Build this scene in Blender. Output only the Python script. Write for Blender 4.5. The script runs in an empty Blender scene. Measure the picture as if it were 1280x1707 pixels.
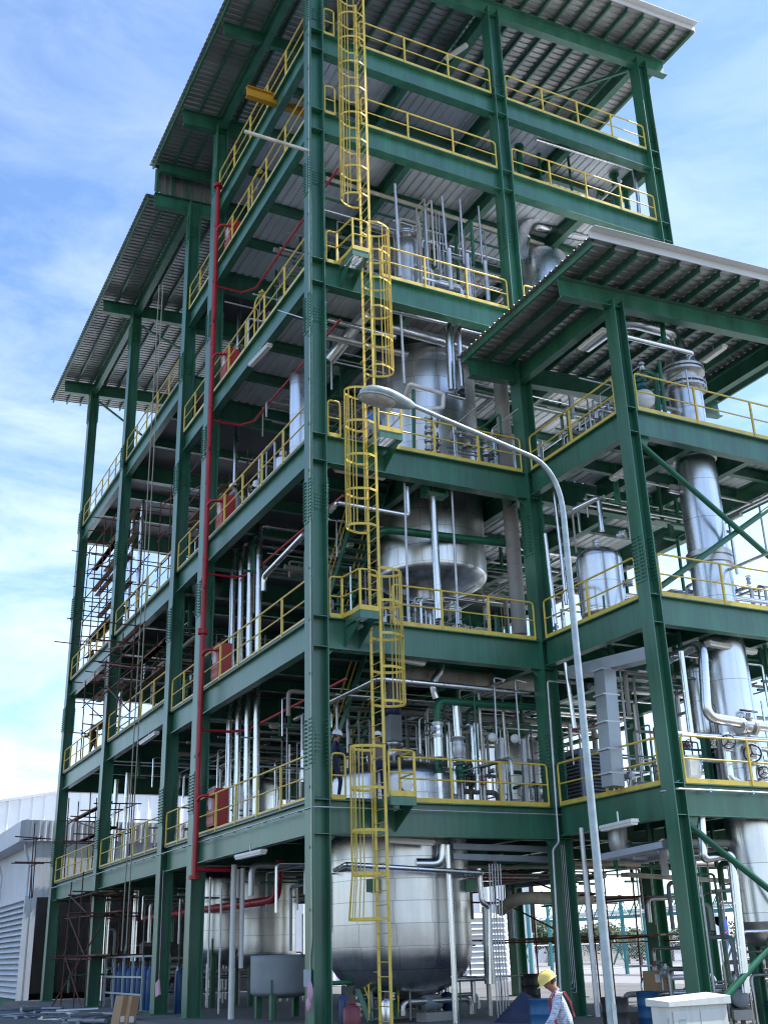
import bpy, math, random
from mathutils import Vector, Matrix
random.seed(7)
R=math.radians
sc=bpy.context.scene; COL=sc.collection

# ------------------------------------------------------------------ camera
CAM=Vector((-10.3286,-23.949,1.6)); YAW,PIT,ROL,F=0.4778,0.3823,-0.0303,1825.55
_fw=Vector((math.sin(YAW)*math.cos(PIT),math.cos(YAW)*math.cos(PIT),math.sin(PIT)))
_r0=Vector((math.cos(YAW),-math.sin(YAW),0)); _u0=_r0.cross(_fw)
_r=_r0*math.cos(ROL)+_u0*math.sin(ROL); _u=-_r0*math.sin(ROL)+_u0*math.cos(ROL)
cd=bpy.data.cameras.new('camera'); co=bpy.data.objects.new('camera',cd); COL.objects.link(co)
m=Matrix((_r,_u,-_fw)).transposed().to_4x4(); m.translation=CAM; co.matrix_world=m
cd.sensor_fit='VERTICAL'; cd.sensor_height=36; cd.sensor_width=27; cd.lens=F/1707*36
cd.clip_end=6000; cd.clip_start=.1
sc.camera=co
def P(u,v,X=None,Y=None,Z=None):
    """real-world point seen at photo pixel (u,v), on a plane of known X, Y or Z (survey of the photograph)"""
    d=_fw+_r*((u-640)/F)-_u*((v-853.5)/F)
    if X is not None: t=(X-CAM.x)/d.x
    elif Y is not None: t=(Y-CAM.y)/d.y
    else: t=(Z-CAM.z)/d.z
    return CAM+d*t
# ------------------------------------------------------------------ survey
GZ=-.5; AZ=-.33   # road level, level of the annex slab (tower slab is 0)
Z1,Z2,Z3,Z4,Z5,Z6=4.97,9.41,14.44,19.96,25.34,28.48
Z2B,Z4B=9.93,22.59
YB,YC,YD,YE=9.13,12.46,21.55,30.31
XF,XG,YH=6.78,13.43,-4.565
CW,CD=.50,.44     # column flange width (Y) and depth (X)
LV={1:Z1,2:Z2,3:Z3,4:Z4,5:Z5,6:Z6}

# ------------------------------------------------------------------ materials
def nodes(name):
    m=bpy.data.materials.new(name); m.use_nodes=True; n=m.node_tree.nodes; l=m.node_tree.links
    return m,n,l,n['Principled BSDF']
def math_(n,l,op,a,b=None):
    x=n.new('ShaderNodeMath'); x.operation=op
    for i,q in enumerate((a,b)):
        if q is None: continue
        if isinstance(q,(int,float)): x.inputs[i].default_value=q
        else: l.new(q,x.inputs[i])
    return x.outputs[0]
def mat(name,col,rough=.5,metal=0,var=.12,scale=2.,bump=0,dirt=None,bscale=None,spec=None,streak=0,grime=0,strip=None):
    m,n,l,b=nodes(name)
    tc=n.new('ShaderNodeTexCoord'); no=n.new('ShaderNodeTexNoise'); no.inputs['Scale'].default_value=scale; no.inputs['Detail'].default_value=5
    if streak:
        mp=n.new('ShaderNodeMapping'); mp.inputs['Scale'].default_value=(1,1,streak); l.new(tc.outputs['Object'],mp.inputs[0]); l.new(mp.outputs[0],no.inputs['Vector'])
    else: l.new(tc.outputs['Object'],no.inputs['Vector'])
    cr=n.new('ShaderNodeValToRGB'); e=cr.color_ramp.elements
    e[0].position=.3; e[1].position=.7
    e[0].color=(*[c*(1-var) for c in col],1); e[1].color=(*[min(1,c*(1+var)) for c in col],1)
    l.new(no.outputs['Fac'],cr.inputs[0]); out=cr.outputs[0]
    if dirt:
        n2=n.new('ShaderNodeTexNoise'); n2.inputs['Scale'].default_value=scale*.7; n2.inputs['Detail'].default_value=8; n2.inputs['Roughness'].default_value=.7
        l.new(tc.outputs['Object'],n2.inputs['Vector'])
        r2=n.new('ShaderNodeValToRGB'); r2.color_ramp.elements[0].position=.55; r2.color_ramp.elements[1].position=.72
        l.new(n2.outputs['Fac'],r2.inputs[0])
        mx=n.new('ShaderNodeMix'); mx.data_type='RGBA'; l.new(r2.outputs[0],mx.inputs[0]); l.new(out,mx.inputs[6]); mx.inputs[7].default_value=(*dirt,1); out=mx.outputs[2]
    if grime:
        mp2=n.new('ShaderNodeMapping'); mp2.inputs['Scale'].default_value=(5,5,.35); l.new(tc.outputs['Object'],mp2.inputs[0])
        n4=n.new('ShaderNodeTexNoise'); n4.inputs['Scale'].default_value=1.6; n4.inputs['Detail'].default_value=7; n4.inputs['Roughness'].default_value=.65; l.new(mp2.outputs[0],n4.inputs['Vector'])
        r4=n.new('ShaderNodeMapRange'); l.new(n4.outputs['Fac'],r4.inputs[0]); r4.inputs[1].default_value=.42; r4.inputs[2].default_value=.72; r4.inputs[3].default_value=1.0; r4.inputs[4].default_value=1-grime
        vm=n.new('ShaderNodeVectorMath'); vm.operation='SCALE'; l.new(out,vm.inputs[0]); l.new(r4.outputs[0],vm.inputs['Scale']); out=vm.outputs[0]
    if strip:
        sp=n.new('ShaderNodeSeparateXYZ'); l.new(tc.outputs['Object'],sp.inputs[0]); fl=math_(n,l,'FLOOR',math_(n,l,'DIVIDE',sp.outputs[strip[0]],strip[1]))
        wn=n.new('ShaderNodeTexWhiteNoise'); wn.noise_dimensions='1D'; l.new(fl,wn.inputs['W']); k=math_(n,l,'ADD',math_(n,l,'MULTIPLY',wn.outputs['Value'],.30),.80)
        vm=n.new('ShaderNodeVectorMath'); vm.operation='SCALE'; l.new(out,vm.inputs[0]); l.new(k,vm.inputs['Scale']); out=vm.outputs[0]
    l.new(out,b.inputs['Base Color'])
    b.inputs['Metallic'].default_value=metal
    rr=math_(n,l,'ADD',math_(n,l,'MULTIPLY',no.outputs['Fac'],.2),rough-.1); l.new(rr,b.inputs['Roughness'])
    if spec is not None: b.inputs['Specular IOR Level'].default_value=spec
    if bump:
        n3=n.new('ShaderNodeTexNoise'); n3.inputs['Scale'].default_value=bscale or scale*6; n3.inputs['Detail'].default_value=4
        l.new(tc.outputs['Object'],n3.inputs['Vector'])
        bp=n.new('ShaderNodeBump'); bp.inputs['Strength'].default_value=bump; bp.inputs['Distance'].default_value=.02
        l.new(n3.outputs['Fac'],bp.inputs['Height']); l.new(bp.outputs[0],b.inputs['Normal'])
    return m
def clad(name,h,N,base=(.72,.73,.75),rough=.24,tilt=.03):
    """aluminium cladding: sheets in rings of height h with N vertical laps round the axis"""
    m,n,l,b=nodes(name)
    tc=n.new('ShaderNodeTexCoord'); sp=n.new('ShaderNodeSeparateXYZ'); l.new(tc.outputs['Object'],sp.inputs[0])
    ang=math_(n,l,'MULTIPLY',math_(n,l,'ARCTAN2',sp.outputs[1],sp.outputs[0]),N/(2*math.pi))
    zz=math_(n,l,'DIVIDE',sp.outputs[2],h)
    fz=math_(n,l,'FLOOR',zz); off=math_(n,l,'MULTIPLY',math_(n,l,'MODULO',fz,2),.06); ang=math_(n,l,'ADD',ang,off)
    fa=math_(n,l,'FLOOR',ang)
    sz=math_(n,l,'LESS_THAN',math_(n,l,'FRACT',zz),.018/h); sa=math_(n,l,'LESS_THAN',math_(n,l,'FRACT',ang),.006*N/4)
    seam=math_(n,l,'MAXIMUM',sz,sa)
    cv=n.new('ShaderNodeCombineXYZ'); l.new(fa,cv.inputs[0]); l.new(fz,cv.inputs[1])
    wn=n.new('ShaderNodeTexWhiteNoise'); wn.noise_dimensions='3D'; l.new(cv.outputs[0],wn.inputs['Vector'])
    no=n.new('ShaderNodeTexNoise'); no.inputs['Scale'].default_value=1.4; no.inputs['Detail'].default_value=6; l.new(tc.outputs['Object'],no.inputs['Vector'])
    k=math_(n,l,'ADD',math_(n,l,'MULTIPLY',wn.outputs['Value'],.09),.90)
    k=math_(n,l,'MULTIPLY',k,math_(n,l,'ADD',math_(n,l,'MULTIPLY',no.outputs['Fac'],.35),.8))
    k=math_(n,l,'MULTIPLY',k,math_(n,l,'SUBTRACT',1,math_(n,l,'MULTIPLY',seam,.42)))
    mp=n.new('ShaderNodeMapping'); mp.inputs['Scale'].default_value=(4,4,.3); l.new(tc.outputs['Object'],mp.inputs[0])
    dn=n.new('ShaderNodeTexNoise'); dn.inputs['Scale'].default_value=1.5; dn.inputs['Detail'].default_value=6; l.new(mp.outputs[0],dn.inputs['Vector'])
    k=math_(n,l,'MULTIPLY',k,math_(n,l,'ADD',math_(n,l,'MULTIPLY',dn.outputs['Fac'],.4),.78))
    vm=n.new('ShaderNodeVectorMath'); vm.operation='SCALE'; vm.inputs[0].default_value=base; l.new(k,vm.inputs['Scale']); l.new(vm.outputs[0],b.inputs['Base Color'])
    b.inputs['Metallic'].default_value=1
    l.new(math_(n,l,'ADD',math_(n,l,'MULTIPLY',no.outputs['Fac'],.22),rough-.1),b.inputs['Roughness'])
    # every sheet sits at a slightly different tilt, and dents a little
    ge=n.new('ShaderNodeNewGeometry'); v2=n.new('ShaderNodeVectorMath'); v2.operation='SUBTRACT'; l.new(wn.outputs['Color'],v2.inputs[0]); v2.inputs[1].default_value=(.5,.5,.5)
    v3=n.new('ShaderNodeVectorMath'); v3.operation='SCALE'; l.new(v2.outputs[0],v3.inputs[0]); v3.inputs['Scale'].default_value=tilt
    v4=n.new('ShaderNodeVectorMath'); v4.operation='ADD'; l.new(ge.outputs['Normal'],v4.inputs[0]); l.new(v3.outputs[0],v4.inputs[1])
    v5=n.new('ShaderNodeVectorMath'); v5.operation='NORMALIZE'; l.new(v4.outputs[0],v5.inputs[0])
    n3=n.new('ShaderNodeTexNoise'); n3.inputs['Scale'].default_value=.9; l.new(tc.outputs['Object'],n3.inputs['Vector'])
    hh=math_(n,l,'ADD',n3.outputs['Fac'],math_(n,l,'MULTIPLY',seam,-.15))
    bp=n.new('ShaderNodeBump'); bp.inputs['Strength'].default_value=.10; bp.inputs['Distance'].default_value=.05; l.new(hh,bp.inputs['Height']); l.new(v5.outputs[0],bp.inputs['Normal']); l.new(bp.outputs[0],b.inputs['Normal'])
    return m
G_=(.032,.152,.088)
M={}
M['green']=mat('green_paint',G_,.34,0,.24,2.2,.05,bscale=3,dirt=(.055,.155,.105),spec=.75,streak=.22,grime=.30)
M['green2']=mat('green_paint_pipe',(.012,.12,.06),.35)
M['yellow']=mat('yellow_paint',(.72,.51,.075),.38,0,.12,3.,dirt=(.42,.28,.05))
M['monorail']=mat('orange_yellow_paint',(.55,.27,.012),.5)
M['red']=mat('red_paint',(.40,.014,.022),.38,0,.16,2.,grime=.25)
M['redbox']=mat('red_cabinet_paint',(.46,.028,.022),.4,0,.14,2.,grime=.25)
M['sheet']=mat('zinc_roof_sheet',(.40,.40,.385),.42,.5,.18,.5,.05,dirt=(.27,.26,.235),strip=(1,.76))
M['decksheet']=mat('zinc_deck_sheet',(.76,.78,.80),.42,.2,.12,.8,dirt=(.60,.60,.60),strip=(0,.9))
M['deckplate']=mat('grey_deck_plate',(.085,.092,.10),.6,.2,.2,.6,.05,dirt=(.06,.06,.06))
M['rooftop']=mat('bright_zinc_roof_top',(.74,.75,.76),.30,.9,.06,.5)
M['fascia']=mat('pale_fascia_sheet',(.66,.66,.65),.42,.2,.06,.6)
M['galv']=mat('galvanised_steel',(.55,.56,.58),.42,.75,.15,3.)
M['lamp']=mat('pale_blue_grey_paint',(.40,.46,.475),.42,.35,.16,7.,dirt=(.36,.41,.41))
M['alu']=mat('aluminium_pipe_cladding',(.78,.79,.81),.27,1,.10,1.1,.12,bscale=1.6)
M['stainless']=mat('dull_stainless',(.55,.54,.52),.38,1,.15,2.)
M['white']=mat('white_paint',(.74,.74,.71),.45,0,.05,2.,dirt=(.6,.58,.5),grime=.15)
M['cream']=mat('dirty_cream_pipe',(.58,.53,.42),.5,0,.15,2.,dirt=(.35,.25,.17))
M['greywrap']=mat('grey_wrapped_pipe',(.34,.32,.29),.6,0,.15,2.,dirt=(.22,.19,.16),streak=.15)
M['lead']=mat('grey_cable_tray',(.30,.34,.40),.45,.5)
M['rust']=mat('rusty_scaffold_tube',(.105,.040,.028),.7,.1,.35,6.,dirt=(.10,.06,.045))
M['plank']=mat('weathered_plank',(.24,.15,.08),.8,0,.35,5.)
M['rope']=mat('pale_rope',(.36,.34,.27),.9)
M['tube']=mat('lamp_diffuser',(.82,.80,.72),.35,0,.05)
M['black']=mat('dark_rubber',(.02,.02,.022),.5)
M['navy']=mat('navy_paint',(.015,.03,.10),.4)
M['blue']=mat('blue_drum_paint',(.015,.10,.24),.4,0,.15,3.,dirt=(.03,.07,.12))
M['gasblue']=mat('blue_cylinder_paint',(.02,.08,.22),.38,0,.12,4.)
M['maroon']=mat('maroon_cylinder_paint',(.16,.02,.035),.4)
M['greybox']=mat('grey_motor_paint',(.22,.24,.26),.45)
M['card']=mat('cardboard',(.40,.245,.13),.8,0,.08,3.)
M['paper']=mat('paper_label',(.75,.75,.75),.7)
M['concrete']=mat('concrete',(.36,.34,.31),.85,0,.18,.5,.2,dirt=(.26,.24,.22))
M['kerbgreen']=mat('green_kerb_paint',(.03,.16,.09),.6)
M['slab']=mat('plinth_concrete',(.15,.145,.14),.85,0,.2,.4,.15,dirt=(.09,.09,.085))
M['asphalt']=mat('asphalt',(.055,.055,.056),.85,0,.25,1.5,.3,bscale=30,dirt=(.085,.08,.075))
M['ground']=mat('pale_dusty_ground',(.24,.232,.225),.9,0,.14,.08,.2,bscale=3,dirt=(.20,.19,.185))
M['gravel']=mat('grey_gravel',(.27,.265,.265),.95,0,.3,4.,.5,bscale=20)
M['shedwall']=mat('pale_shed_sheet',(.60,.62,.66),.5,.1,.08,.5,grime=.22)
M['farwall']=mat('white_shed_sheet',(.74,.75,.76),.5,0,.06,.4)
M['louvre']=mat('grey_louvre',(.60,.63,.67),.45,.15,.08,1.)
M['skin']=mat('skin',(.34,.17,.10),.5,0,.08,9)
M['hair']=mat('black_hair',(.012,.01,.009),.5)
M['hatw']=mat('white_hard_hat',(.80,.80,.78),.3,0,.03)
M['haty']=mat('yellow_hard_hat',(.80,.60,.16),.32,0,.06,8)
M['greycloth']=mat('grey_cloth',(.30,.31,.34),.85,0,.15,8,.2)
M['darkcloth']=mat('dark_cloth',(.018,.018,.024),.85)
M['browncloth']=mat('brown_grey_cloth',(.17,.13,.12),.85)
M['navycloth']=mat('navy_cloth',(.02,.03,.07),.85)
M['bluecloth']=mat('bright_blue_cloth',(.03,.16,.48),.8)
M['strap']=mat('red_strap',(.40,.035,.06),.7)
M['pink']=mat('pink_plastic_bag',(.55,.30,.40),.5)
M['teal']=mat('teal_paint',(.02,.20,.22),.5)
M['leaf']=mat('leaf_green',(.05,.085,.03),.7,0,.45,2.)
M['bark']=mat('palm_bark',(.14,.11,.08),.9)
M['logo_blue']=mat('blue_sign_paint',(.02,.08,.36),.5); M['logo_red']=mat('red_sign_paint',(.5,.02,.03),.5)
M['tarp']=mat('blue_tarp',(.012,.025,.085),.5)
M['cab']=mat('off_white_cabinet_paint',(.70,.70,.64),.42,0,.04,1.5,dirt=(.60,.60,.53),grime=.14)
M['lens']=mat('dusty_lamp_lens',(.45,.42,.37),.25,0,.2,8.)
M['insul']=clad('clad_small',.75,6)
M['duct']=mat('duct_zinc',(.36,.39,.42),.4,.7,.12,2.)
M['tank']=clad('clad_tank',.52,12,(.62,.625,.64),.28,.025)
M['tank2']=clad('clad_vessel',.55,14,(.76,.765,.77),.30,.025)
M['colclad']=clad('clad_column',1.1,7,(.74,.76,.80),.26,.03)
def _check():
    m,n,l,b=nodes('checked_shirt'); tc=n.new('ShaderNodeTexCoord'); sp=n.new('ShaderNodeSeparateXYZ'); l.new(tc.outputs['Object'],sp.inputs[0])
    a=math_(n,l,'LESS_THAN',math_(n,l,'FRACT',math_(n,l,'MULTIPLY',math_(n,l,'ADD',sp.outputs[0],sp.outputs[1]),42)),.35)
    c=math_(n,l,'LESS_THAN',math_(n,l,'FRACT',math_(n,l,'MULTIPLY',sp.outputs[2],42)),.35)
    mx=n.new('ShaderNodeMix'); mx.data_type='RGBA'; l.new(math_(n,l,'MULTIPLY',math_(n,l,'ADD',a,c),.5),mx.inputs[0]); mx.inputs[6].default_value=(.66,.70,.78,1); mx.inputs[7].default_value=(.16,.22,.38,1)
    l.new(mx.outputs[2],b.inputs['Base Color']); b.inputs['Roughness'].default_value=.85; return m
M['shirt']=_check()

# ------------------------------------------------------------------ mesh builder
class MB:
    def __init__(s): s.v=[]; s.f=[]; s.smooth=[]
    def add(s,vs,fs,smooth=False):
        o=len(s.v); s.v+= [tuple(q) for q in vs]; s.f+=[[o+i for i in f] for f in fs]; s.smooth+=[smooth]*len(fs); return s
    def box(s,x0,x1,y0,y1,z0,z1):
        return s.add([(x,y,z) for x in (x0,x1) for y in (y0,y1) for z in (z0,z1)],[(0,1,3,2),(4,6,7,5),(0,4,5,1),(2,3,7,6),(0,2,6,4),(1,5,7,3)])
    def prism(s,prof,p,q,up=(0,0,1),caps=True,smooth=False):
        """profile [(side,up)] swept from p to q"""
        p=Vector(p);q=Vector(q);t=(q-p).normalized();up=Vector(up)
        if abs(t.dot(up))>.999: up=Vector((0,1,0))
        sd=t.cross(up).normalized();uu=sd.cross(t)
        n=len(prof);vs=[p+sd*a+uu*b for a,b in prof]+[q+sd*a+uu*b for a,b in prof]
        fs=[(i,(i+1)%n,n+(i+1)%n,n+i) for i in range(n)]
        s.add(vs,fs,smooth)
        if caps: s.add(vs,[tuple(range(n))[::-1],tuple(range(n,2*n))])
        return s
    def ibeam(s,p,q,h,b,tf=.025,tw=.016,up=(0,0,1)):
        """I section, p and q on the centre of its top flange"""
        w=b/2;t=tw/2
        pr=[(-w,0),(-w,-tf),(-t,-tf),(-t,-h+tf),(-w,-h+tf),(-w,-h),(w,-h),(w,-h+tf),(t,-h+tf),(t,-tf),(w,-tf),(w,0)]
        return s.prism(pr,p,q,up)
    def bar(s,p,q,w,h,up=(0,0,1)):
        return s.prism([(-w/2,-h/2),(w/2,-h/2),(w/2,h/2),(-w/2,h/2)],p,q,up)
    def tube(s,path,r,n=8,fil=0,caps=True,closed=False,seg=4):
        pts=[Vector(p) for p in path]
        if fil and len(pts)>2:
            o=[pts[0]]
            for a,b,c in zip(pts,pts[1:],pts[2:]):
                d1=(a-b);d2=(c-b);f=min(fil,d1.length*.49,d2.length*.49);d1.normalize();d2.normalize()
                p1=b+d1*f;p2=b+d2*f
                for k in range(seg+1):
                    t=k/seg; o.append(p1*(1-t)**2+b*2*t*(1-t)+p2*t*t)
            pts=o+[pts[-1]]
        m=len(pts); rr=r if isinstance(r,(list,tuple)) else [r]*m
        if len(rr)!=m: rr=[rr[0]+(rr[-1]-rr[0])*i/(m-1) for i in range(m)]
        ref=None;vs=[]
        for i in range(m):
            if closed: t=pts[(i+1)%m]-pts[i-1]
            else: t=pts[min(i+1,m-1)]-pts[max(i-1,0)]
            t.normalize()
            if ref is None:
                ref=Vector((0,0,1)) if abs(t.z)<.9 else Vector((1,0,0))
            a=(ref-t*ref.dot(t)).normalized(); ref=a; b=t.cross(a)
            vs+=[pts[i]+(a*math.cos(2*math.pi*k/n)+b*math.sin(2*math.pi*k/n))*rr[i] for k in range(n)]
        fs=[]
        for i in range(m if closed else m-1):
            j=(i+1)%m
            fs+=[(i*n+k,i*n+(k+1)%n,j*n+(k+1)%n,j*n+k) for k in range(n)]
        s.add(vs,fs,True)
        if caps and not closed: s.add([vs[k] for k in range(n)]+[vs[(m-1)*n+k] for k in range(n)],[tuple(range(n))[::-1],tuple(range(n,2*n))])
        return s
    def rev(s,c,prof,n=24,axis=(0,0,1),smooth=True):
        """profile [(r,h)] turned about axis through c"""
        c=Vector(c);ax=Vector(axis).normalized();a=Vector((1,0,0)) if abs(ax.x)<.9 else Vector((0,1,0));a=(a-ax*a.dot(ax)).normalized();b=ax.cross(a)
        vs=[];
        for r,h in prof: vs+=[c+ax*h+(a*math.cos(2*math.pi*k/n)+b*math.sin(2*math.pi*k/n))*max(r,1e-4) for k in range(n)]
        fs=[(i*n+k,i*n+(k+1)%n,(i+1)*n+(k+1)%n,(i+1)*n+k) for i in range(len(prof)-1) for k in range(n)]
        s.add(vs,fs,smooth)
        m=len(prof); s.add(vs[:n]+vs[(m-1)*n:],[tuple(range(n))[::-1],tuple(range(n,2*n))]); return s
    def disc(s,c,r,h,axis=(0,0,1),n=14): return s.rev(Vector(c)-Vector(axis).normalized()*h/2,[(r,0),(r,h)],n,axis,False)
    def ell(s,c,rx,ry,rz,n=12,mm=8,rot=None):
        vs=[];c=Vector(c)
        for i in range(mm+1):
            th=math.pi*i/mm
            for k in range(n):
                q=Vector((rx*math.sin(th)*math.cos(2*math.pi*k/n),ry*math.sin(th)*math.sin(2*math.pi*k/n),rz*math.cos(th)))
                if rot is not None: q=rot@q
                vs.append(c+q)
        return s.add(vs,[(i*n+k,(i+1)*n+k,(i+1)*n+(k+1)%n,i*n+(k+1)%n) for i in range(mm) for k in range(n)],True)
    def corr(s,p0,e1,L1,e2,L2,nrm,pitch=.25,dep=.035,th=.004):
        """corrugated sheet: ribs run along e2, repeat along e1"""
        p0=Vector(p0);e1=Vector(e1);e2=Vector(e2);nm=Vector(nrm);k=max(1,round(L1/pitch));pt=L1/k
        pr=[]
        for i in range(k):
            x=i*pt; pr+=[(x,0),(x+pt*.55,0),(x+pt*.65,dep),(x+pt*.9,dep)]
        pr.append((L1,0)); n=len(pr)
        vs=[p0+e1*a+nm*b for a,b in pr]+[p0+e1*a+nm*b+e2*L2 for a,b in pr]
        vs+=[q+nm*th for q in vs]
        fs=[(i,i+1,n+i+1,n+i) for i in range(n-1)]+[(2*n+i,3*n+i,3*n+i+1,2*n+i+1) for i in range(n-1)]
        fs+=[(i,2*n+i,2*n+i+1,i+1) for i in range(n-1)]+[(n+i,n+i+1,3*n+i+1,3*n+i) for i in range(n-1)]
        return s.add(vs,fs)
def build(name,mb,material,parent=None,loc=None,bevel=0):
    me=bpy.data.meshes.new(name)
    if parent is not None:
        off=parent.get('_w'); off=Vector(off)
        if parent.get('_o') is not None: off=Vector(parent['_w'])
    else: off=Vector(loc) if loc is not None else Vector((0,0,0))
    me.from_pydata([tuple(Vector(v)-off) for v in mb.v],[],mb.f)
    me.polygons.foreach_set('use_smooth',mb.smooth)
    me.materials.append(material if not isinstance(material,str) else M[material]); me.update()
    o=bpy.data.objects.new(name,me); COL.objects.link(o)
    if parent is not None: o.parent=parent
    else: o.location=off
    o['_w']=tuple(off)
    if bevel:
        bm=o.modifiers.new('edge','BEVEL'); bm.width=bevel; bm.segments=2; bm.limit_method='ANGLE'
    return o
def tag(o,label,cat,group=None):
    o['label']=label;o['category']=cat
    if group:o['group']=group
    return o
def thing(name,label,cat,loc=(0,0,0),group=None):
    o=bpy.data.objects.new(name,None);COL.objects.link(o);o.location=loc;o['_w']=tuple(loc);o.empty_display_size=.2
    return tag(o,label,cat,group)
def struct(name,mb,mt,loc=None):
    o=build(name,mb,mt,None,loc);o['kind']='structure';return o
def single(name,label,cat,mb,mt,loc,group=None): return tag(build(name,mb,mt,None,loc),label,cat,group)

# ------------------------------------------------------------------ ground, plinth
g=MB(); g.add([(-1500,-1500,GZ),(2500,-1500,GZ),(2500,2500,GZ),(-1500,2500,GZ)],[(0,1,2,3)]); struct('ground',g,'ground')
g=MB(); g.add([(-70,-70,GZ+.004),(24.4,-70,GZ+.004),(24.4,120,GZ+.004),(-70,120,GZ+.004)],[(0,1,2,3)]); struct('road',g,'asphalt')
g=MB(); g.box(-1.2,7.5,-.9,33.2,-.9,0).box(7.5,24,.8,33.2,-.9,0); struct('plinth',g,'slab')
g=MB(); g.box(7.503,24,-5.6,.797,-.9,AZ).box(5.6,7.503,-5.6,-.903,-.9,AZ); struct('annex_slab',g,'slab')
g=MB(); g.add([(24.5,12,GZ+.008),(230,12,GZ+.008),(230,85,GZ+.008),(24.5,85,GZ+.008)],[(0,1,2,3)]); struct('gravel_yard',g,'gravel')

# ------------------------------------------------------------------ the steel tower
tower=thing('process_tower','tall green steel process tower with six open decks and corrugated roofs','process tower',(6.7,15,0))
annex=thing('annex_tower','lower green steel annex with its own corrugated roof in front of the tower','annex tower',(10,-2.3,0))
def bolts(mb,c,ax,u,v,nu,nv,du,dv,r=.021,h=.04):
    c=Vector(c);u=Vector(u);v=Vector(v);ax=Vector(ax)
    for i in range(nu):
        for j in range(nv):
            mb.rev(c+u*(i-(nu-1)/2)*du+v*(j-(nv-1)/2)*dv,[(r,0),(r*.9,h)],6,ax,False)
SPL=[6.3,12.55,18.2,22.9,29.3]
def column(root,x,y,z1,w=CW,d=CD,spl=SPL,lev=(),full=True,z0=0):
    mb=MB(); mb.ibeam((x,y+w/2,z0),(x,y+w/2,z1),d,w,.028,.018,up=(-1,0,0))
    mb.box(x-.12,x+d+.12,y-.08,y+w+.08,z0,z0+.04)
    # web stiffeners where the beams land
    for z,h in lev:
        for zz in (z-.013,z-h+.013):
            mb.box(x+.029,x+d-.029,y+.012,y+w/2-.010,zz-.010,zz+.010)
            mb.box(x+.029,x+d-.029,y+w/2+.010,y+w-.012,zz-.010,zz+.010)
    c=build('column',mb,'green',root)
    for z in spl:
        if z>z1-.6 or not full: continue
        s=MB(); L=.62
        for xx,sg in ((x,-1),(x+d,1)):
            a,b=sorted((xx+sg*.001,xx+sg*.018)); s.box(a,b,y+.012,y+w-.012,z-L,z+L)
            for yy in (y+.09,y+w-.09): bolts(s,(xx+sg*.016,yy,z),(sg,0,0),(0,0,1),(0,1,0),12,2,.095,.085)
        for xx,sg in ((x+.029,1),(x+d-.029,-1)):
            for yy in (y+.09,): bolts(s,(xx,yy,z),(sg,0,0),(0,0,1),(0,1,0),12,2,.095,.085)
        s.box(x+.08,x+d-.08,y+w/2-.028,y+w/2-.010,z-.24,z+.24); bolts(s,(x+d/2,y+w/2-.028,z),(0,-1,0),(0,0,1),(1,0,0),5,4,.095,.07,h=.03)
        build('splice_plate',s,'green',c)
    return c
BH,LH=.80,.76
lvA=[(Z1,BH),(Z2,BH),(Z3,BH),(Z4,BH),(Z5,BH),(Z6,BH)]
zb=lambda x:31.70+.065*x
zl=lambda x:30.36+.065*x
for x in (0,XF,XG):
    for y in (0,YB): column(tower,x,y,zb(x)+.3,lev=lvA if y==0 else [],full=(x==0 or y==0))
    column(tower,x,YC,zb(x) if x else zl(x)+.3,full=x==0)
    for y in (YD,YE): column(tower,x,y,zl(x)+.3,full=x==0)
column(tower,XG,4.5,Z3,full=False); column(tower,19.6,9.13,Z1,full=False)
def beam(root,p,q,h,b,name='beam',**k): build(name,MB().ibeam(p,q,h,b,**k),'green',root)
yc=CW/2; xc=CD/2
def xbeams(y,levels,h=BH,b=.33):
    for z in levels:
        for x0,x1 in ((CD,XF),(XF+CD,XG)):
            beam(tower,(x0,y+yc,z),(x1,y+yc,z),h,b)
            if y==0:
                for xx,sg in ((x0,1),(x1,-1)):
                    build('gusset',MB().add([(xx,yc-.008,z-h),(xx+sg*.25,yc-.008,z-h),(xx,yc-.008,z-h-.22),(xx,yc+.008,z-h),(xx+sg*.25,yc+.008,z-h),(xx,yc+.008,z-h-.22)],[(0,1,2),(3,5,4),(0,3,4,1),(1,4,5,2),(2,5,3,0)]),'green',tower)
xbeams(0,(Z1,Z2,Z3,Z4,Z5,Z6)); xbeams(YB,(Z1,Z2,Z3,Z4,Z5,Z6)); xbeams(YC,(Z1,Z2B,Z3,Z4B,Z5),.7); xbeams(YD,(Z1,Z2B,Z3,Z4B),.7); xbeams(YE,(Z1,Z2B,Z3,Z4B),.8)
for x in (0,XF,XG):
    for y0,y1,ls in ((CW,YB,(Z1,Z2,Z3,Z4,Z5,Z6)),(YB+CW,YC,(Z1,Z2,Z3,Z4,Z5)),(YC+CW,YD,(Z1,Z2B,Z3,Z4B)),(YD+CW,YE,(Z1,Z2B,Z3,Z4B))):
        for z in ls:
            if x==XF: beam(tower,(x+xc,y0,z-.03),(x+xc,y1,z-.03),.6,.25)
            else: beam(tower,(x+xc,y0,z),(x+xc,y1,z),LH,.25)
def joists(root,x0,x1,y0,y1,z,nx,ny,main=True):
    for i in range(1,ny+1):
        y=y0+(y1-y0)*i/(ny+1); beam(root,(x0,y,z-.006),(x1,y,z-.006),.34,.17,'joist',tf=.014,tw=.01)
    if main:
        for k in range(1,nx+1):
            x=x0+(x1-x0)*k/(nx+1); beam(root,(x,y0,z-.012),(x,y1,z-.012),.58,.22,'beam',tf=.02,tw=.014)
for z in (Z1,Z2,Z3,Z4,Z5,Z6):
    joists(tower,CD+.1,XF-.05,CW,YB,z,1,3); joists(tower,XF+CD+.1,XG-.05,CW,YB,z,1,3)
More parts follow.
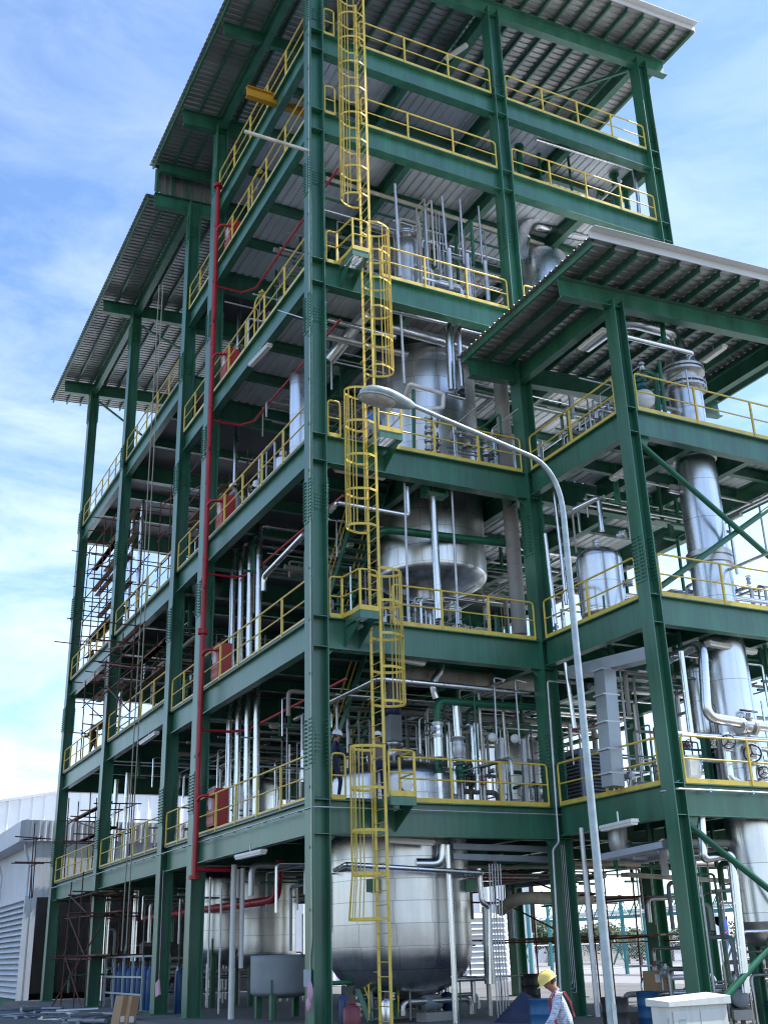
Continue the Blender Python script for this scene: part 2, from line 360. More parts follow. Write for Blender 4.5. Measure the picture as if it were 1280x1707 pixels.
for z in (Z1,Z2B,Z3,Z4B):
    joists(tower,CD+.1,XG,YC+CW,YD,z,0,2,False); joists(tower,CD+.1,XG,YD+CW,YE,z,0,2,False)
def deck(root,x0,x1,y0,y1,z,kind):
    d=MB()
    if kind=='plate': d.box(x0,x1,y0,y1,z+.003,z+.06)
    else: d.corr((x0,y0,z+.003),(1,0,0),x1-x0,(0,1,0),y1-y0,(0,0,1),.30,.05)
    build('deck',d,'deckplate' if kind=='plate' else 'decksheet',root)
for z in (Z1,Z2,Z3):
    deck(tower,.10,XF+.2,.17,YC+.3,z,'plate'); deck(tower,XF+.2,XG+.3,.17,YB+.1,z,'sheet'); deck(tower,XF+.2,XG+.3,YB+.1,YC+.3,z,'plate')
for z in (Z4,Z5,Z6):
    deck(tower,.36,XG+.3,.45,YB+.1,z,'sheet')
    if z!=Z6: deck(tower,.36,XG+.3,YB+.1,YC+.3,z,'plate')
for z in (Z1,Z2B,Z3,Z4B): deck(tower,.10,XG+.3,YC+.3,YE+.3,z+.004,'plate')
# roofs: part 'roof' with its purlins, rafters and fascia
def roof(root,z,x0,x1,y0,y1,rows,ybx,sp,rh,fas=True,ro=(.25,.2),mids=()):
    sl=.065; rt=MB(); e2=Vector((x1-x0,0,sl*(x1-x0))); L=e2.length
    rt.corr((x0,y0,z(x0)+rh+.20),(0,1,0),y1-y0,e2/L,L,(-sl,0,1),.25,.04)
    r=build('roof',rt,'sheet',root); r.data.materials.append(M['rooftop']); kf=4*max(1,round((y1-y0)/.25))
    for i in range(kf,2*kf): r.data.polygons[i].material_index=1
    for y in rows: build('rafter',MB().ibeam((x0+ro[0],y,z(x0+ro[0])+rh),(x1-ro[1],y,z(x1-ro[1])+rh),rh,.28,.022,.014),'green',r)
    for y in mids: build('rafter',MB().ibeam((x0+ro[0],y,z(x0+ro[0])+rh),(x1-ro[1],y,z(x1-ro[1])+rh),rh*.7,.2,.018,.012),'green',r)
    n=round((x1-x0-.3)/sp)
    for i in range(n+1):
        x=x0+.15+(x1-x0-.3)*i/n; q=MB(); pr=[(-.035,0),(.035,0),(.035,.03),(.03,.03),(.03,.006),(-.029,.006),(-.029,.19),(.03,.19),(.03,.17),(.035,.17),(.035,.196),(-.035,.196)]
        q.prism(pr,(x,y0+.06,z(x)+rh),(x,y1-.06,z(x)+rh)); build('purlin',q,'green',r)
    for x in ybx:
        ys=sorted(rows)
        for a,b in zip(ys,ys[1:]): build('tie_beam',MB().ibeam((x,a+.15,z(x)+rh-.05),(x,b-.15,z(x)+rh-.05),.55,.24,.02,.014),'green',r)
    if fas:
        f=MB(); zz=rh+.16
        f.prism([(-.012,0),(.012,0),(.012,.21),(-.012,.21)],(x0,y0-.014,z(x0)+zz),(x1,y0-.014,z(x1)+zz)); 
        f.prism([(-.06,.21),(.20,.21),(.20,.222),(-.06,.222)],(x0,y0-.06,z(x0)+zz),(x1,y0-.06,z(x1)+zz)); build('fascia',f,'fascia',r)
        f=MB(); f.box(x1+.002,x1+.02,y0,y1,z(x1)+rh+.1,z(x1)+rh+.36); build('fascia',f,'fascia',r)
    return r
rhi=roof(tower,zb,-1.6,15.15,-1.4,13.3,(yc,YB+yc),(xc,XF+xc,XG+xc),.74,.70,mids=(4.6,12.7))
rlo=roof(tower,zl,-1.65,15.1,13.36,33.3,(YC+.55,YD+yc,YE+yc),(xc,XF+xc,XG+xc),.74,.64,fas=False)
s=MB(); s.corr((-1.35,13.24,zl(0)+.85),(1,0,0),15.5,(0,0,1),1.15,(0,-1,0),.25,.03); build('end_sheet',s,'sheet',tower)
s=MB()
for x in (-1.3,-.65,0.0,3,6,9,12): s.box(x,x+.09,13.10,13.20,zl(x)+.66,zb(x)+.72)
s.prism([(-.05,0),(.05,0),(.05,.14),(-.05,.14)],(-1.4,13.12,zb(-1.4)+.72),(15,13.12,zb(15)+.72)); build('end_post',s,'green',tower)
# wind braces under the roof
for a,b in (((.3,.4,zb(0)-.1),(3.4,4.5,zb(3)+.25)),((XF+.3,.4,zb(XF)-.1),(10.2,4.5,zb(10)+.25)),((XG-.1,.4,zb(XG)-.1),(10.2,4.5,zb(10)+.25)),((.3,YD+.4,zl(0)-.2),(3.2,YD+.3,zl(3)-1.6)),
            ((.3,YE+.3,zl(0)-.1),(3,YE+.3,zl(3)-2.0)),((.3,YB+.4,zb(0)-.3),(2.4,YB+1.6,zb(2)+.2))):
    build('brace',MB().bar(a,b,.09,.09),'green',tower)
build('lightning_rod',MB().tube([(13.6,0,zb(13.6)+.9),(13.6,0,zb(13.6)+3.2)],.03,6),'galv',tower)

# annex
hw,hd=.42,.34
zx=lambda x:17.02+.064*x
for x in (XF,XG): column(annex,x,YH,zx(x)+.2,hw,hd,spl=(10.35,),z0=AZ,lev=[(Z1,.72),(Z2,.72),(Z3,.72)])
for z in (Z1,Z2,Z3):
    beam(annex,(XF+hd,YH+hw/2,z),(XG,YH+hw/2,z),.72,.26)
    beam(annex,(XG+hd,YH+hw/2,z),(XG+2.2,YH+hw/2,z),.72,.26)
    for x in (XF,XG): beam(annex,(x+hd/2,YH+hw,z),(x+hd/2,0,z),.74,.24)
    joists(annex,XF+hd,XG,YH+hw,-.05,z-.004,2,2)
for z in (Z1,Z2,Z3): deck(annex,XF+.09,XG+.25,YH+.1,.16,z+.004,'sheet')
for a,b in (((XF+hd+.05,YH+hw/2,Z3-.85),(XG-.1,YH+hw/2,Z2+.15)),((XG-.1,YH+hw/2+.09,Z3-.85),(XF+hd+.05,YH+hw/2+.09,Z2+.15)),((XF+hd+.05,YH+hw/2,Z1-.85),(XG-.1,YH+hw/2,.15)),((XG-.1,YH+hw/2+.12,Z1-.85),(XF+hd+.05,YH+hw/2+.12,.1))):
    b_=build('brace',MB().tube([a,b],.075,10),'green2',annex)
for z in (Z3-.72,Z1-.72): build('gusset',MB().add([(XF+hd,YH+.2,z),(XF+hd+.45,YH+.2,z),(XF+hd+.3,YH+.2,z-.35),(XF+hd,YH+.2,z-.3),(XF+hd,YH+.22,z),(XF+hd+.45,YH+.22,z),(XF+hd+.3,YH+.22,z-.35),(XF+hd,YH+.22,z-.3)],[(0,1,2,3),(4,7,6,5),(0,4,5,1),(1,5,6,2),(2,6,7,3)]),'green',annex)
rax=roof(annex,zx,5.0,15.25,-6.0,.62,(YH+hw/2,.25),(XF+.17,XG+.17),.70,.58,ro=(.15,.25))

# ------------------------------------------------------------------ railings
def rail(label,pts,z,step=1.55,group=None,mid=True,u0=True,u1=True,toe=True,name='yellow_railing'):
    pts=[Vector((a,b,0)) for a,b in pts]
    root=thing(name,label,'railing',(pts[0].x,pts[0].y,z),group or 'yellow railings round the decks')
    H=1.08; up=lambda p,h:Vector((p.x,p.y,z+h))
    path=([up(pts[0],.02)] if u0 else [])+[up(p,H) for p in pts]+([up(pts[-1],.02)] if u1 else [])
    build('top_rail',MB().tube(path,.027,8,.11,seg=3),'yellow',root)
    build('mid_rail',MB().tube([up(p,.56) for p in pts],.021,8,.08,seg=3),'yellow',root)
    if toe:
        t=MB()
        for a,b in zip(pts,pts[1:]): t.bar(up(a,.06),up(b,.06),.010,.11)
        build('toe_board',t,'yellow',root)
    L=sum((b-a).length for a,b in zip(pts,pts[1:]))
    for a,b in zip(pts,pts[1:]):
        l=(b-a).length; n=max(1,round(l/step)); d=(b-a)/l
        for i in range(0 if a!=pts[0] else 1,n):
            p=a+d*l*i/n; build('post',MB().bar(up(p,.0),up(p,H-.01),.052,.05,up=tuple(d)),'yellow',root)
    return root
ordn={Z1:'first',Z2:'second',Z2B:'second',Z3:'third',Z4:'fourth',Z4B:'fourth',Z5:'fifth',Z6:'sixth'}
yl=.11
for z in (Z1,Z2,Z3,Z4,Z5,Z6):
    k=ordn[z]
    rail(f'yellow railing on the {k} deck, left face, between corner column and red riser pipe',[(yl,CW+.12),(yl,YB-.12)],z)
    if z!=Z6: rail(f'short yellow railing on the {k} deck, left face, just beyond the red riser pipe',[(yl,YB+CW+.1),(yl,YC-.1)],z,1.4)
for z in (Z1,Z2B,Z3,Z4B):
    k=ordn[z]
    rail(f'yellow railing on the {k} deck, left face, long bay behind the hanging ropes',[(yl,YC+CW+.12),(yl,YD-.12)],z)
    rail(f'yellow railing on the {k} deck, left face, farthest bay by the end column',[(yl,YD+CW+.12),(yl,YE-.12)],z,1.3)
xr=XF-.1
rail('small yellow railing beside the corner column on the first deck',[(.52,.11),(.88,.11)],Z1,.6)
rail('yellow railing on the first deck, right face, running from ladder platform to inner column',[(1.62,-.72),(2.3,-.72),(2.34,.11),(xr,.11)],Z1,1.6)
rail('yellow railing wrapping the ladder landing on the second deck beside the corner column',[(.52,.11),(.86,.11),(.97,-.72),(1.46,-.72)],Z2,.7)
rail('yellow railing on the second deck, right face, below the round bottomed vessel',[(2.3,.11),(xr,.11)],Z2,1.6)
rail('small yellow railing beside the corner column on the third deck',[(.52,.11),(.88,.11)],Z3,.6)
rail('yellow railing on the third deck, right face, in front of the big clad vessel',[(1.62,-.72),(2.3,-.72),(2.34,.11),(xr,.11)],Z3,1.6)
rail('yellow railing wrapping the ladder landing on the fourth deck beside the corner column',[(.52,.11),(.86,.11),(.97,-.72),(1.46,-.72)],Z4,.7)
rail('yellow railing on the fourth deck, right face, in front of thin pipes and valves',[(2.3,.11),(xr,.11)],Z4,1.6)
for z in (Z5,Z6):
    k=ordn[z]
    rail(f'small yellow railing beside the corner column on the {k} deck',[(.52,.11),(.86,.11)],z,.6)
    rail(f'yellow railing on the {k} deck, right face, between ladder and middle column',[(1.75,.11),(xr,.11)],z,1.6)
    rail(f'yellow railing on the {k} deck, right face, between middle and end columns',[(XF+CD+.1,.11),(XG-.1,.11)],z,1.6)
rail('yellow railing on the fourth deck, right face, half hidden by the annex roof',[(XF+CD+.1,.11),(XG-.1,.11)],Z4,1.6)
for z in (Z1,Z2,Z3):
    k=ordn[z]
    rail(f'yellow railing on the {k} annex deck, side facing left toward the street lamp',[(XF+.1,-.12),(XF+.1,YH+hw+.12)],z,1.6)
    rail(f'yellow railing on the {k} annex deck, front side right of the annex corner column',[(XF+hd+.12,YH+.10),(XG-.12,YH+.10)],z,1.75)

# ------------------------------------------------------------------ ladders, cages, landings
LX=1.52; YA_,YB_=-.15,-.70
def ladder(label,z0,z1,side,c0,c1,flare=False):
    root=thing('caged_ladder',label,'ladder',(LX,-.43,z0),'yellow caged ladder flights')
    for y in (YA_,YB_): build('side_rail',MB().box(LX-.035,LX+.035,y-.012,y+.012,z0,z1),'yellow',root)
    n=int((z1-z0)/.3)
    for i in range(n): build('rung',MB().tube([(LX,YA_,z0+.2+.3*i),(LX,YB_,z0+.2+.3*i)],.012,6),'yellow',root)
    cg=MB(); ym=(YA_+YB_)/2
    def pt(th,z,k=1): return Vector((LX+side*.74*k*math.sin(th)**.8 if math.sin(th)>1e-6 else LX,ym+.36*k*math.cos(th) if 0.2<th<2.94 else ym+.275*math.cos(th)/abs(math.cos(th)),z))
    def hoop(z,k=1):
        q=[pt(math.pi*i/14,z,k) for i in range(15)]
        for a,b in zip(q,q[1:]): cg.bar(a,b,.010,.065)
    nh=max(2,round((c1-c0)/.95))
    for i in range(nh+1): hoop(c0+(c1-c0)*i/nh,1.12 if (flare and i==0) else 1)
    for th in (.45,.8,1.2,1.57,1.95,2.35,2.7):
        kk=1.12 if flare else 1
        zz=c0+(c1-c0)/nh
        cg.bar(pt(th,c0,kk),pt(th,zz),.045,.010,up=(1,0,.01)); cg.bar(pt(th,zz),pt(th,c1),.045,.010,up=(1,0,.01))
    build('cage',cg,'yellow',root)
    br=MB()
    for z in (z0+1.2,z1-1.4): 
        for y in (YA_,): br.bar((LX,y+.01,z),(LX,.09,z),.05,.012)
    build('bracket',br,'yellow',root)
ladder('yellow caged ladder flight rising from the ground, lowest of all',0,Z1+1.2,-1,2.3,Z1+1.15,True)
ladder('yellow caged ladder flight from first to second deck, cage on its right',Z1+1.22,Z2+1.2,1,Z1+2.25,Z2+1.18)
ladder('yellow caged ladder flight from second to third deck, cage on its left',Z2+1.22,Z3+1.2,-1,Z2+2.3,Z3+1.18)
ladder('yellow caged ladder flight from third to fourth deck, cage on its right',Z3+1.22,Z4+1.2,1,Z3+2.0,Z4+1.15)
ladder('yellow caged ladder flight from fourth deck to the top, highest of all',Z4+1.22,Z6+1.4,-1,Z4+2.0,Z6+1.35)
def landing(k,z,x0,x1):
    root=thing('ladder_landing',f'small green ladder landing with yellow kickplate at the {k} deck','landing',(x0,-.72,z),'ladder landings')
    f=MB(); t=.012
    f.box(x0,x1,-.78,-.78+t,z-.2,z); f.box(x0,x0+t,-.767,.08,z-.2,z); f.box(x1-t,x1,-.767,.08,z-.2,z)
    for x in (x0+.06,x1-.06): f.add([(x-.006,.23,z-.21),(x-.006,-.7,z-.21),(x-.006,.23,z-.7),(x+.006,.23,z-.21),(x+.006,-.7,z-.21),(x+.006,.23,z-.7)],[(0,1,2),(3,5,4),(0,3,4,1),(1,4,5,2),(2,5,3,0)])
    build('frame',f,'green',root)
    gr=MB()
    for i in range(14): y=-.76+i*.06; gr.box(x0+.013,x1-.013,y,y+.006,z-.05,z-.02)
    for i in range(5): x=x0+.05+i*(x1-x0-.1)/4; gr.box(x-.003,x+.003,-.765,.07,z-.045,z-.025)
    build('grating',gr,'galv',root)
    kp=MB(); kp.box(x0-.004,x1+.004,-.79,-.783,z+.004,z+.13)
    xs=x0-.006 if x0<1.2 else x1; kp.box(xs,xs+.006,-.78,.08,z+.004,z+.13); build('kickplate',kp,'yellow',root)
landing('first',Z1,1.62,2.3); landing('second',Z2,.93,1.44); landing('third',Z3,1.62,2.3); landing('fourth',Z4,.93,1.44)
# ------------------------------------------------------------------ vessels
def dish(r,h,n=12,top=True):
    a=[(r*math.cos(t*math.pi/2/n)**.9,h*math.sin(t*math.pi/2/n)**.9) for t in range(n+1)]
    return a
def vessel(name,label,cat,c,z0,z1,r,hb,ht,mt,legs=0,legz=None,noz=(),lugs=0,n=40):
    """upright vessel; z0,z1 ends of the cylinder, hb, ht depths of the dished ends"""
    root=thing(name,label,cat,(c[0],c[1],z0))
    pr=[(rr,z0-h) for rr,h in dish(r,hb)][::-1] if hb else [(0,z0),(r,z0)]
    zs=[z0,z0+.03]; 
    pr+= [(r,z0+(z1-z0)*k/6) for k in range(1,6)]
    pr+=[(rr,z1+h) for rr,h in dish(r,ht)] if ht else [(r,z1),(0,z1)]
    build('shell',MB().rev((c[0],c[1],0),pr,n),mt,root)
    for k in range(legs):
        a=2*math.pi*(k+.5)/legs; x=c[0]+(r-.06)*math.cos(a); y=c[1]+(r-.06)*math.sin(a)
        build('leg',MB().ibeam((x,y-.08,legz),(x,y-.08,z0+.3),.16,.16,.012,.01,up=(-1,0,0)),'green',root)
    for k in range(lugs):
        a=2*math.pi*(k+.5)/lugs; ca,sa=math.cos(a),math.sin(a); q=Vector((c[0]+ca*r,c[1]+sa*r,z0+(z1-z0)*.35))
        build('support_lug',MB().bar(q,q+Vector((ca,sa,0))*.28,.28,.3),'green',root)
    for (a,z,rr,L,kind) in noz:
        nb=MB()
        if a is None: 
            b=Vector((c[0]+kind[0],c[1]+kind[1],z)); ax=Vector((0,0,1 if L>0 else -1))
        else: b=Vector((c[0]+math.cos(a)*(r-.03),c[1]+math.sin(a)*(r-.03),z)); ax=Vector((math.cos(a),math.sin(a),0))
        L=abs(L); nb.rev(b,[(rr,0),(rr,L)],14,ax); nb.disc(b+ax*L,rr*1.7,.05,ax); nb.disc(b+ax*(L-.07),rr*1.7,.05,ax)
        for k in range(10):
            t=2*math.pi*k/10; s1=ax.orthogonal().normalized(); s2=ax.cross(s1); nb.rev(b+ax*(L-.12)+(s1*math.cos(t)+s2*math.sin(t))*rr*1.5,[(.014,0),(.014,.17)],5,ax,False)
        build('nozzle',nb,'stainless',root)
    return root
c1=P(664,1500,Y=2.9); c1=(c1.x,c1.y)
zt=P(664,1578,Y=1.05).z; R1=1.86
t1=vessel('process_tank','largest clad tank at ground level, shiny dished bottom, behind the caged ladder','tank',c1,zt,5.75,R1,1.22,.62,'tank',lugs=4,noz=[(None,6.2,.12,.35,(.7,.4)),(None,6.15,.10,.3,(-.8,-.3)),(-1.9,5.5,.09,.25,0)])
ag=MB(); az=6.33; ag.rev((c1[0],c1[1],az),[(.34,0),(.34,.06),(.2,.08),(.2,.5),(.26,.52),(.26,.6),(.24,.62)],18); build('agitator_seat',ag,'stainless',t1)
ag=MB(); ag.box(c1[0]-.19,c1[0]+.19,c1[1]-.19,c1[1]+.19,az+.62,az+1.35); build('agitator_gearbox',ag,'greybox',t1,bevel=.02)
ag=MB(); ag.rev((c1[0],c1[1],az),[(.2,1.36),(.24,1.38),(.24,1.62),(.2,1.64)],16); build('agitator_coupling',ag,'navy',t1)
ag=MB(); ag.box(c1[0]-.17,c1[0]+.17,c1[1]-.17,c1[1]+.17,az+1.64,az+2.35); ag.box(c1[0]-.23,c1[0]-.172,c1[1]-.1,c1[1]+.1,az+1.8,az+2.0)
build('agitator_motor',ag,'greybox',t1,bevel=.02)
c2=P(716,900,Y=3.4); c2=(c2.x,c2.y); R2=1.68
zb2=P(720,930,Y=1.75).z; hb2=zb2-P(720,990,Y=3.4).z
vessel('process_vessel','big round bottomed clad vessel hanging through the third deck','vessel',c2,zb2,19.25,R2,hb2,.22,'tank2',lugs=4,noz=[(None,zb2-hb2+.05,.28,-.5,(-.25,0)),(None,zb2-hb2+.15,.18,-.6,(.7,.1)),(-1.7,15.4,.22,.25,0),(-1.25,15.9,.08,.25,0)])
ce=P(679,470,Y=1.6)
zc=Z4+.35
vessel('small_exchanger','small grey exchanger with bolted flange head on the fourth deck','exchanger',(ce.x,ce.y),zc,P(683,405,Y=1.6).z,.31,.15,.0,'stainless',legs=4,legz=Z4+.05,noz=[(None,P(683,404,Y=1.6).z,.22,.22,(0,0))])
cv=P(905,470,Y=2.6); 
vessel('tall_clad_vessel','wide clad vessel on the fourth deck partly behind the annex roof','vessel',(cv.x,cv.y),Z4+.6,P(905,415,Y=1.8).z,.92,.3,.42,'colclad',legs=4,legz=Z4+.05,noz=[])
ca=P(1000,960,Y=-1.6); 
vessel('annex_vessel','clad upright vessel with domed ends behind the second annex deck railing','vessel',(ca.x,ca.y),P(1000,1008,Y=-2.2).z,P(1000,922,Y=-2.2).z,.62,.30,.38,'insul',legs=4,legz=Z2+.05,noz=[(-1.0,11.9,.07,.2,0),(-.7,10.6,.06,.2,0),(None,P(1000,922,Y=-2.2).z+.36,.07,.2,(0,0))],n=32)
# distillation column of the annex
cd0=P(1258,1450,Y=-3.4); cdx,cdy=cd0.x,cd0.y
dc=thing('distillation_column','tall slender clad column rising through every annex deck to the roof','column',(cdx,cdy,2.2))
def zat(u,v,x,y):  # height on the vertical through x,y seen at image row v
    lo,hi=-1,40
    for _ in range(40):
        mz=(lo+hi)/2; d=Vector((x,y,mz))-CAM; vv=853.5-F*d.dot(_u)/d.dot(_fw)
        if vv>v: lo=mz
        else: hi=mz
    return lo
zt_=zat(0,652,cdx,cdy); 
segs=[(2.0,9.0,.57),(9.0,14.0,.535),(14.0,zt_,.47)]
build('skirt',MB().rev((cdx,cdy,0),[(.0,1.45),(.33,1.5),(.5,1.7),(.60,2.02)],30),'stainless',dc)
for a,b,r in segs: build('shell_section',MB().rev((cdx,cdy,0),[(r,a),(r,(a+b)/2),(r,b)],30),'colclad',dc)
for z,r in ((9.0,.62),(14.0,.59),(zat(0,928,cdx,cdy),.60),(zat(0,940,cdx,cdy),.60)): build('band',MB().rev((cdx,cdy,0),[(r,z-.07),(r,z+.07)],30),'stainless',dc)
fl=MB(); 
for dz in (0,.14,.5,.62): fl.disc((cdx,cdy,zt_+dz),.62,.07,n=24)
fl.rev((cdx,cdy,0),[(.45,zt_),(.45,zt_+.62)],24)
for k in range(16):
    a=k*math.pi/8; fl.rev((cdx+.57*math.cos(a),cdy+.57*math.sin(a),zt_-.08),[(.02,0),(.02,.3)],5)
build('flange',fl,'stainless',dc)
build('head',MB().rev((cdx,cdy,zt_+.65),[(.46,0),(.46,.22),(.40,.34),(.30,.44),(.21,.50)],26),'colclad',dc)
zo=zat(0,556,cdx,cdy); qo=P(1040,546,Y=cdy)
build('overhead_pipe',MB().tube([(cdx,cdy,zt_+1.1),(cdx,cdy,zo),(qo.x,qo.y,zo-.02),(qo.x-.1,qo.y+1.6,zo-.05)],.19,16,.5,seg=7),'alu',dc)
for k in range(4):
    a=k*math.pi/2+.78; build('leg',MB().ibeam((cdx+.42*math.cos(a),cdy+.42*math.sin(a)-.1,AZ),(cdx+.42*math.cos(a),cdy+.42*math.sin(a)-.1,1.95),.2,.2,up=(-1,0,0)),'green',dc)
# annex side exchanger with its skirt
cx_=P(1168,1160,Y=-2.9); 
vessel('annex_exchanger','slim clad exchanger on green legs beside the tall annex column','exchanger',(cx_.x,cx_.y),Z1+1.55,P(1160,1118,Y=-2.9).z,.31,.2,.16,'insul',legs=3,legz=Z1+.05,noz=[(None,P(1160,1116,Y=-2.9).z+.1,.1,.25,(0,0))],n=24)

# vessels seen past the left face
for nm,lab,u,v,X,z0,z1,r,mt,hb,ht,lg in (
  ('clad_vessel','clad tank low behind the white pipes on the ground floor, left face',425,1560,4.2,1.7,4.3,1.45,'tank2',.5,.4,0),
  ('clad_vessel','clad tank standing at ground level behind the red riser column',372,1570,3.0,1.9,4.1,1.0,'tank2',.55,.4,4),
  ('steel_vat','dull grey open vat on green legs at ground level beside the corner column',468,1635,1.6,.72,1.62,.82,'greybox',.18,0,4),
  ('white_drum_column','tall pale vertical drum on the third deck close to the corner column',500,735,1.5,Z3+.5,Z3+4.2,.33,'colclad',.2,.2,3),
  ('clad_pot','small clad pot with flanged lid on the third deck near corner',472,775,1.3,Z3+.35,Z3+1.6,.24,'insul',.12,.12,3),
  ('clad_pot','smaller clad pot on the third deck beside the flanged one',462,790,1.6,Z3+.3,Z3+1.2,.18,'insul',.1,.1,3),
  ('domed_pot','grey domed pot on the fourth deck behind the left railing',440,552,1.5,Z4+.5,Z4+1.0,.42,'greybox',.3,.35,3),
  ('domed_pot','second grey domed pot on the fourth deck, nearer the corner column',466,520,1.4,Z4+.4,Z4+1.0,.36,'greybox',.3,.3,3)):
    p=P(u,v,X=X)
    vessel(nm,lab,'vessel',(p.x,p.y),z0,z1,r,hb,ht,mt,legs=lg,legz=(Z3 if z0>Z3 else 0)+.05 if z0<Z4 else Z4+.05,n=28,noz=[(None,z1+ht-.02,r*.3,.15,(0,0))] if nm in('clad_pot','domed_pot') else [])
for i,(x,y,z,r,h) in enumerate(((4.5,16.5,Z1,1.1,2.6),(8.5,18.5,Z1,1.2,2.4),(4.2,17.5,Z2B,1.3,2.6),(8.8,15.5,Z3,1.4,4.6),(4.2,19.2,Z3,1.2,4.2),(4.6,25.5,Z3,1.3,3.6),(9,5.2,Z3,1.2,3.2),(10.2,6.2,Z1,1.0,2.6))):
    dk={Z1:'first',Z2B:'second',Z3:'third'}[z]
    vessel('shaded_vessel',f'shaded clad vessel deep on the {dk} deck, '+('end bay' if y>22 else 'scaffold bay' if y>13 else 'behind inner column')+(' toward the rear' if x>7 else ''),'vessel',(x,y),z+.6,z+h,r,.4,.4,'tank2',legs=4,legz=z+.06,n=28)

# ------------------------------------------------------------------ pipes
def valve(root,p,ax,s,mt='stainless',wheel=(0,-1,0),wm='black',name='valve'):
    p=Vector(p);ax=Vector(ax).normalized();w=Vector(wheel); q=MB()
    q.disc(p-ax*s*1.5,s*1.25,s*.3,ax,12); q.disc(p+ax*s*1.5,s*1.25,s*.3,ax,12); q.disc(p-ax*s*1.12,s*1.25,s*.3,ax,12); q.disc(p+ax*s*1.12,s*1.25,s*.3,ax,12)
    q.rev(p-ax*s*1.1,[(s*.6,0),(s*.95,s*.6),(s*1.05,s*1.1),(s*.95,s*1.6),(s*.6,s*2.2)],12,ax)
    q.tube([p,p+w*s*2.3],s*.42,8); q.disc(p+w*s*1.5,s*.85,s*.25,w,10); v=build(name,q,mt,root)
    h=MB(); a=w.orthogonal().normalized(); b=w.cross(a); c=p+w*s*2.6; rr=s*1.35
    h.tube([c+(a*math.cos(t*math.pi/8)+b*math.sin(t*math.pi/8))*rr for t in range(16)],s*.14,5,closed=True)
    for t in range(3):
        d=a*math.cos(t*2.1)+b*math.sin(t*2.1); h.tube([c,c+d*rr],s*.1,4)
    build('handwheel',h,wm,v); return v
def pipe(label,mt,r,pts,fil=None,n=10,cat='pipe',name='pipe',fl=(),clamps=0,group=None):
    pts=[Vector(p) for p in pts]
    mb=MB().tube(pts,r,n,fil if fil is not None else r*2.6,seg=5)
    for f in fl:
        a=pts[f] if f<len(pts)-1 else pts[f]; d=(pts[min(f+1,len(pts)-1)]-pts[max(f-1,0)] if 0<f<len(pts)-1 else (pts[1]-pts[0] if f==0 else pts[-1]-pts[-2])).normalized()
        mb.disc(a,r*1.8,.05,d)
    for a,b in zip(pts,pts[1:]):   # raised laps of the cladding or pipe sockets
        L=(b-a).length; k=int(L/1.15)
        for i in range(1,k+1): mb.disc(a+(b-a)*(i/(k+1)),r*1.045+.002,.035,b-a,n)
    return single(name,label,cat,mb,mt,tuple(pts[0]),group)
def vert(u0,v0,v1,**k):
    """a vertical run standing at pixel (u0,v0) on a known plane, reaching image row v1"""
    p=P(u0,v0,**k); return p,Vector((p.x,p.y,zat(0,v1,p.x,p.y)))
# --- four white pipes on the left face
wp=[((379,1360),910),((394,1356),905),((410,1351),892),((426,1346),876)]
wl=['farthest from','third from','second nearest to','nearest to']
for i,((u,v),vt) in enumerate(wp):
    p=P(u,v,X=1.15); q=Vector((p.x,p.y,zat(0,vt,p.x,p.y)))
    pts=[Vector((p.x,p.y,Z1+.07)),q,q+Vector((2.2,0,0))]
    pipe(f'white clad upright pipe on the left face, {wl[i]} the corner column','alu',.095,pts,.16,14,group='four white upright pipes')
pipe('tall pale pipe rising past three decks on the left face','alu',.085,[(P(391,851,X=1.7)),Vector((P(391,851,X=1.7).x,P(391,851,X=1.7).y,Z5+1.9))],n=12)
p=P(462,945,X=1.6); pipe('silver pipe crossing below the third deck toward the corner column','alu',.085,[P(440,975,X=1.0)+Vector((0,0,-.2)),P(440,960,X=1.0),P(507,890,X=1.0)])
pipe('thick silver pipe dropping to the ground behind the white lamp, left face','white',.085,[P(385,1700,X=.9),Vector((P(385,1700,X=.9).x,P(385,1700,X=.9).y,4.1))],n=12)
for i,(u,v,mt) in enumerate(((397,1500,'white'),(402,1600,'white'))): 
    p=P(u,v,X=1.15); pipe(f'short white drop pipe under the first deck, {"left" if i==0 else "right"} one of two','white',.07,[Vector((p.x,p.y,4.0)),Vector((p.x,p.y,3.2 if i==0 else 1.3))])
pipe('thin grey pipe standing by the red riser column at ground level','galv',.03,[P(345,1680,X=.9),Vector((P(345,1680,X=.9).x,P(345,1680,X=.9).y,3.9))])
pipe('thin grey pipe with a small valve at ground level, left face','galv',.03,[P(364,1690,X=.9),Vector((P(364,1690,X=.9).x,P(364,1690,X=.9).y,3.7)),Vector((P(364,1690,X=.9).x+.8,P(364,1690,X=.9).y,3.7))])
for i,(u,v,X,z0,z1) in enumerate(((228,1022,1.5,Z3,Z4B-.9),(212,1036,1.5,Z3,Z4B-.9),(187,1428,1.5,Z1,Z2B-.9),(206,1422,1.5,Z1,Z2B-.9),(196,1240,1.6,Z2B,Z3-.8),(222,1600,1.8,0,4.2),(175,1600,1.6,0,4.2))):
    p=P(u,v,X=X); dk={Z3:'third deck',Z1:'first deck',Z2B:'second deck',0:'ground floor'}[z0]; si='nearer' if i in(0,3,5) else 'farther'
    pipe(f'shiny upright pipe on the {dk} in the scaffold bay, {si} one','alu',.10,[Vector((p.x,p.y,z0+.07)),Vector((p.x,p.y,z1))],n=12)
# --- red fire water system
ry=P(330,1300,X=-.13).y
rr=thing('fire_riser','red fire water riser clamped up the second column of the left face','riser',(-.13,ry,3.8))
build('riser_pipe',MB().tube([(-.13,ry,3.75),(-.13,ry,28.35)],.085,12),'red',rr)
f=MB()
for z in (3.75,28.35,11.1): f.disc((-.13,ry,z),.17,.05); f.disc((-.13,ry,z+.06),.17,.05)

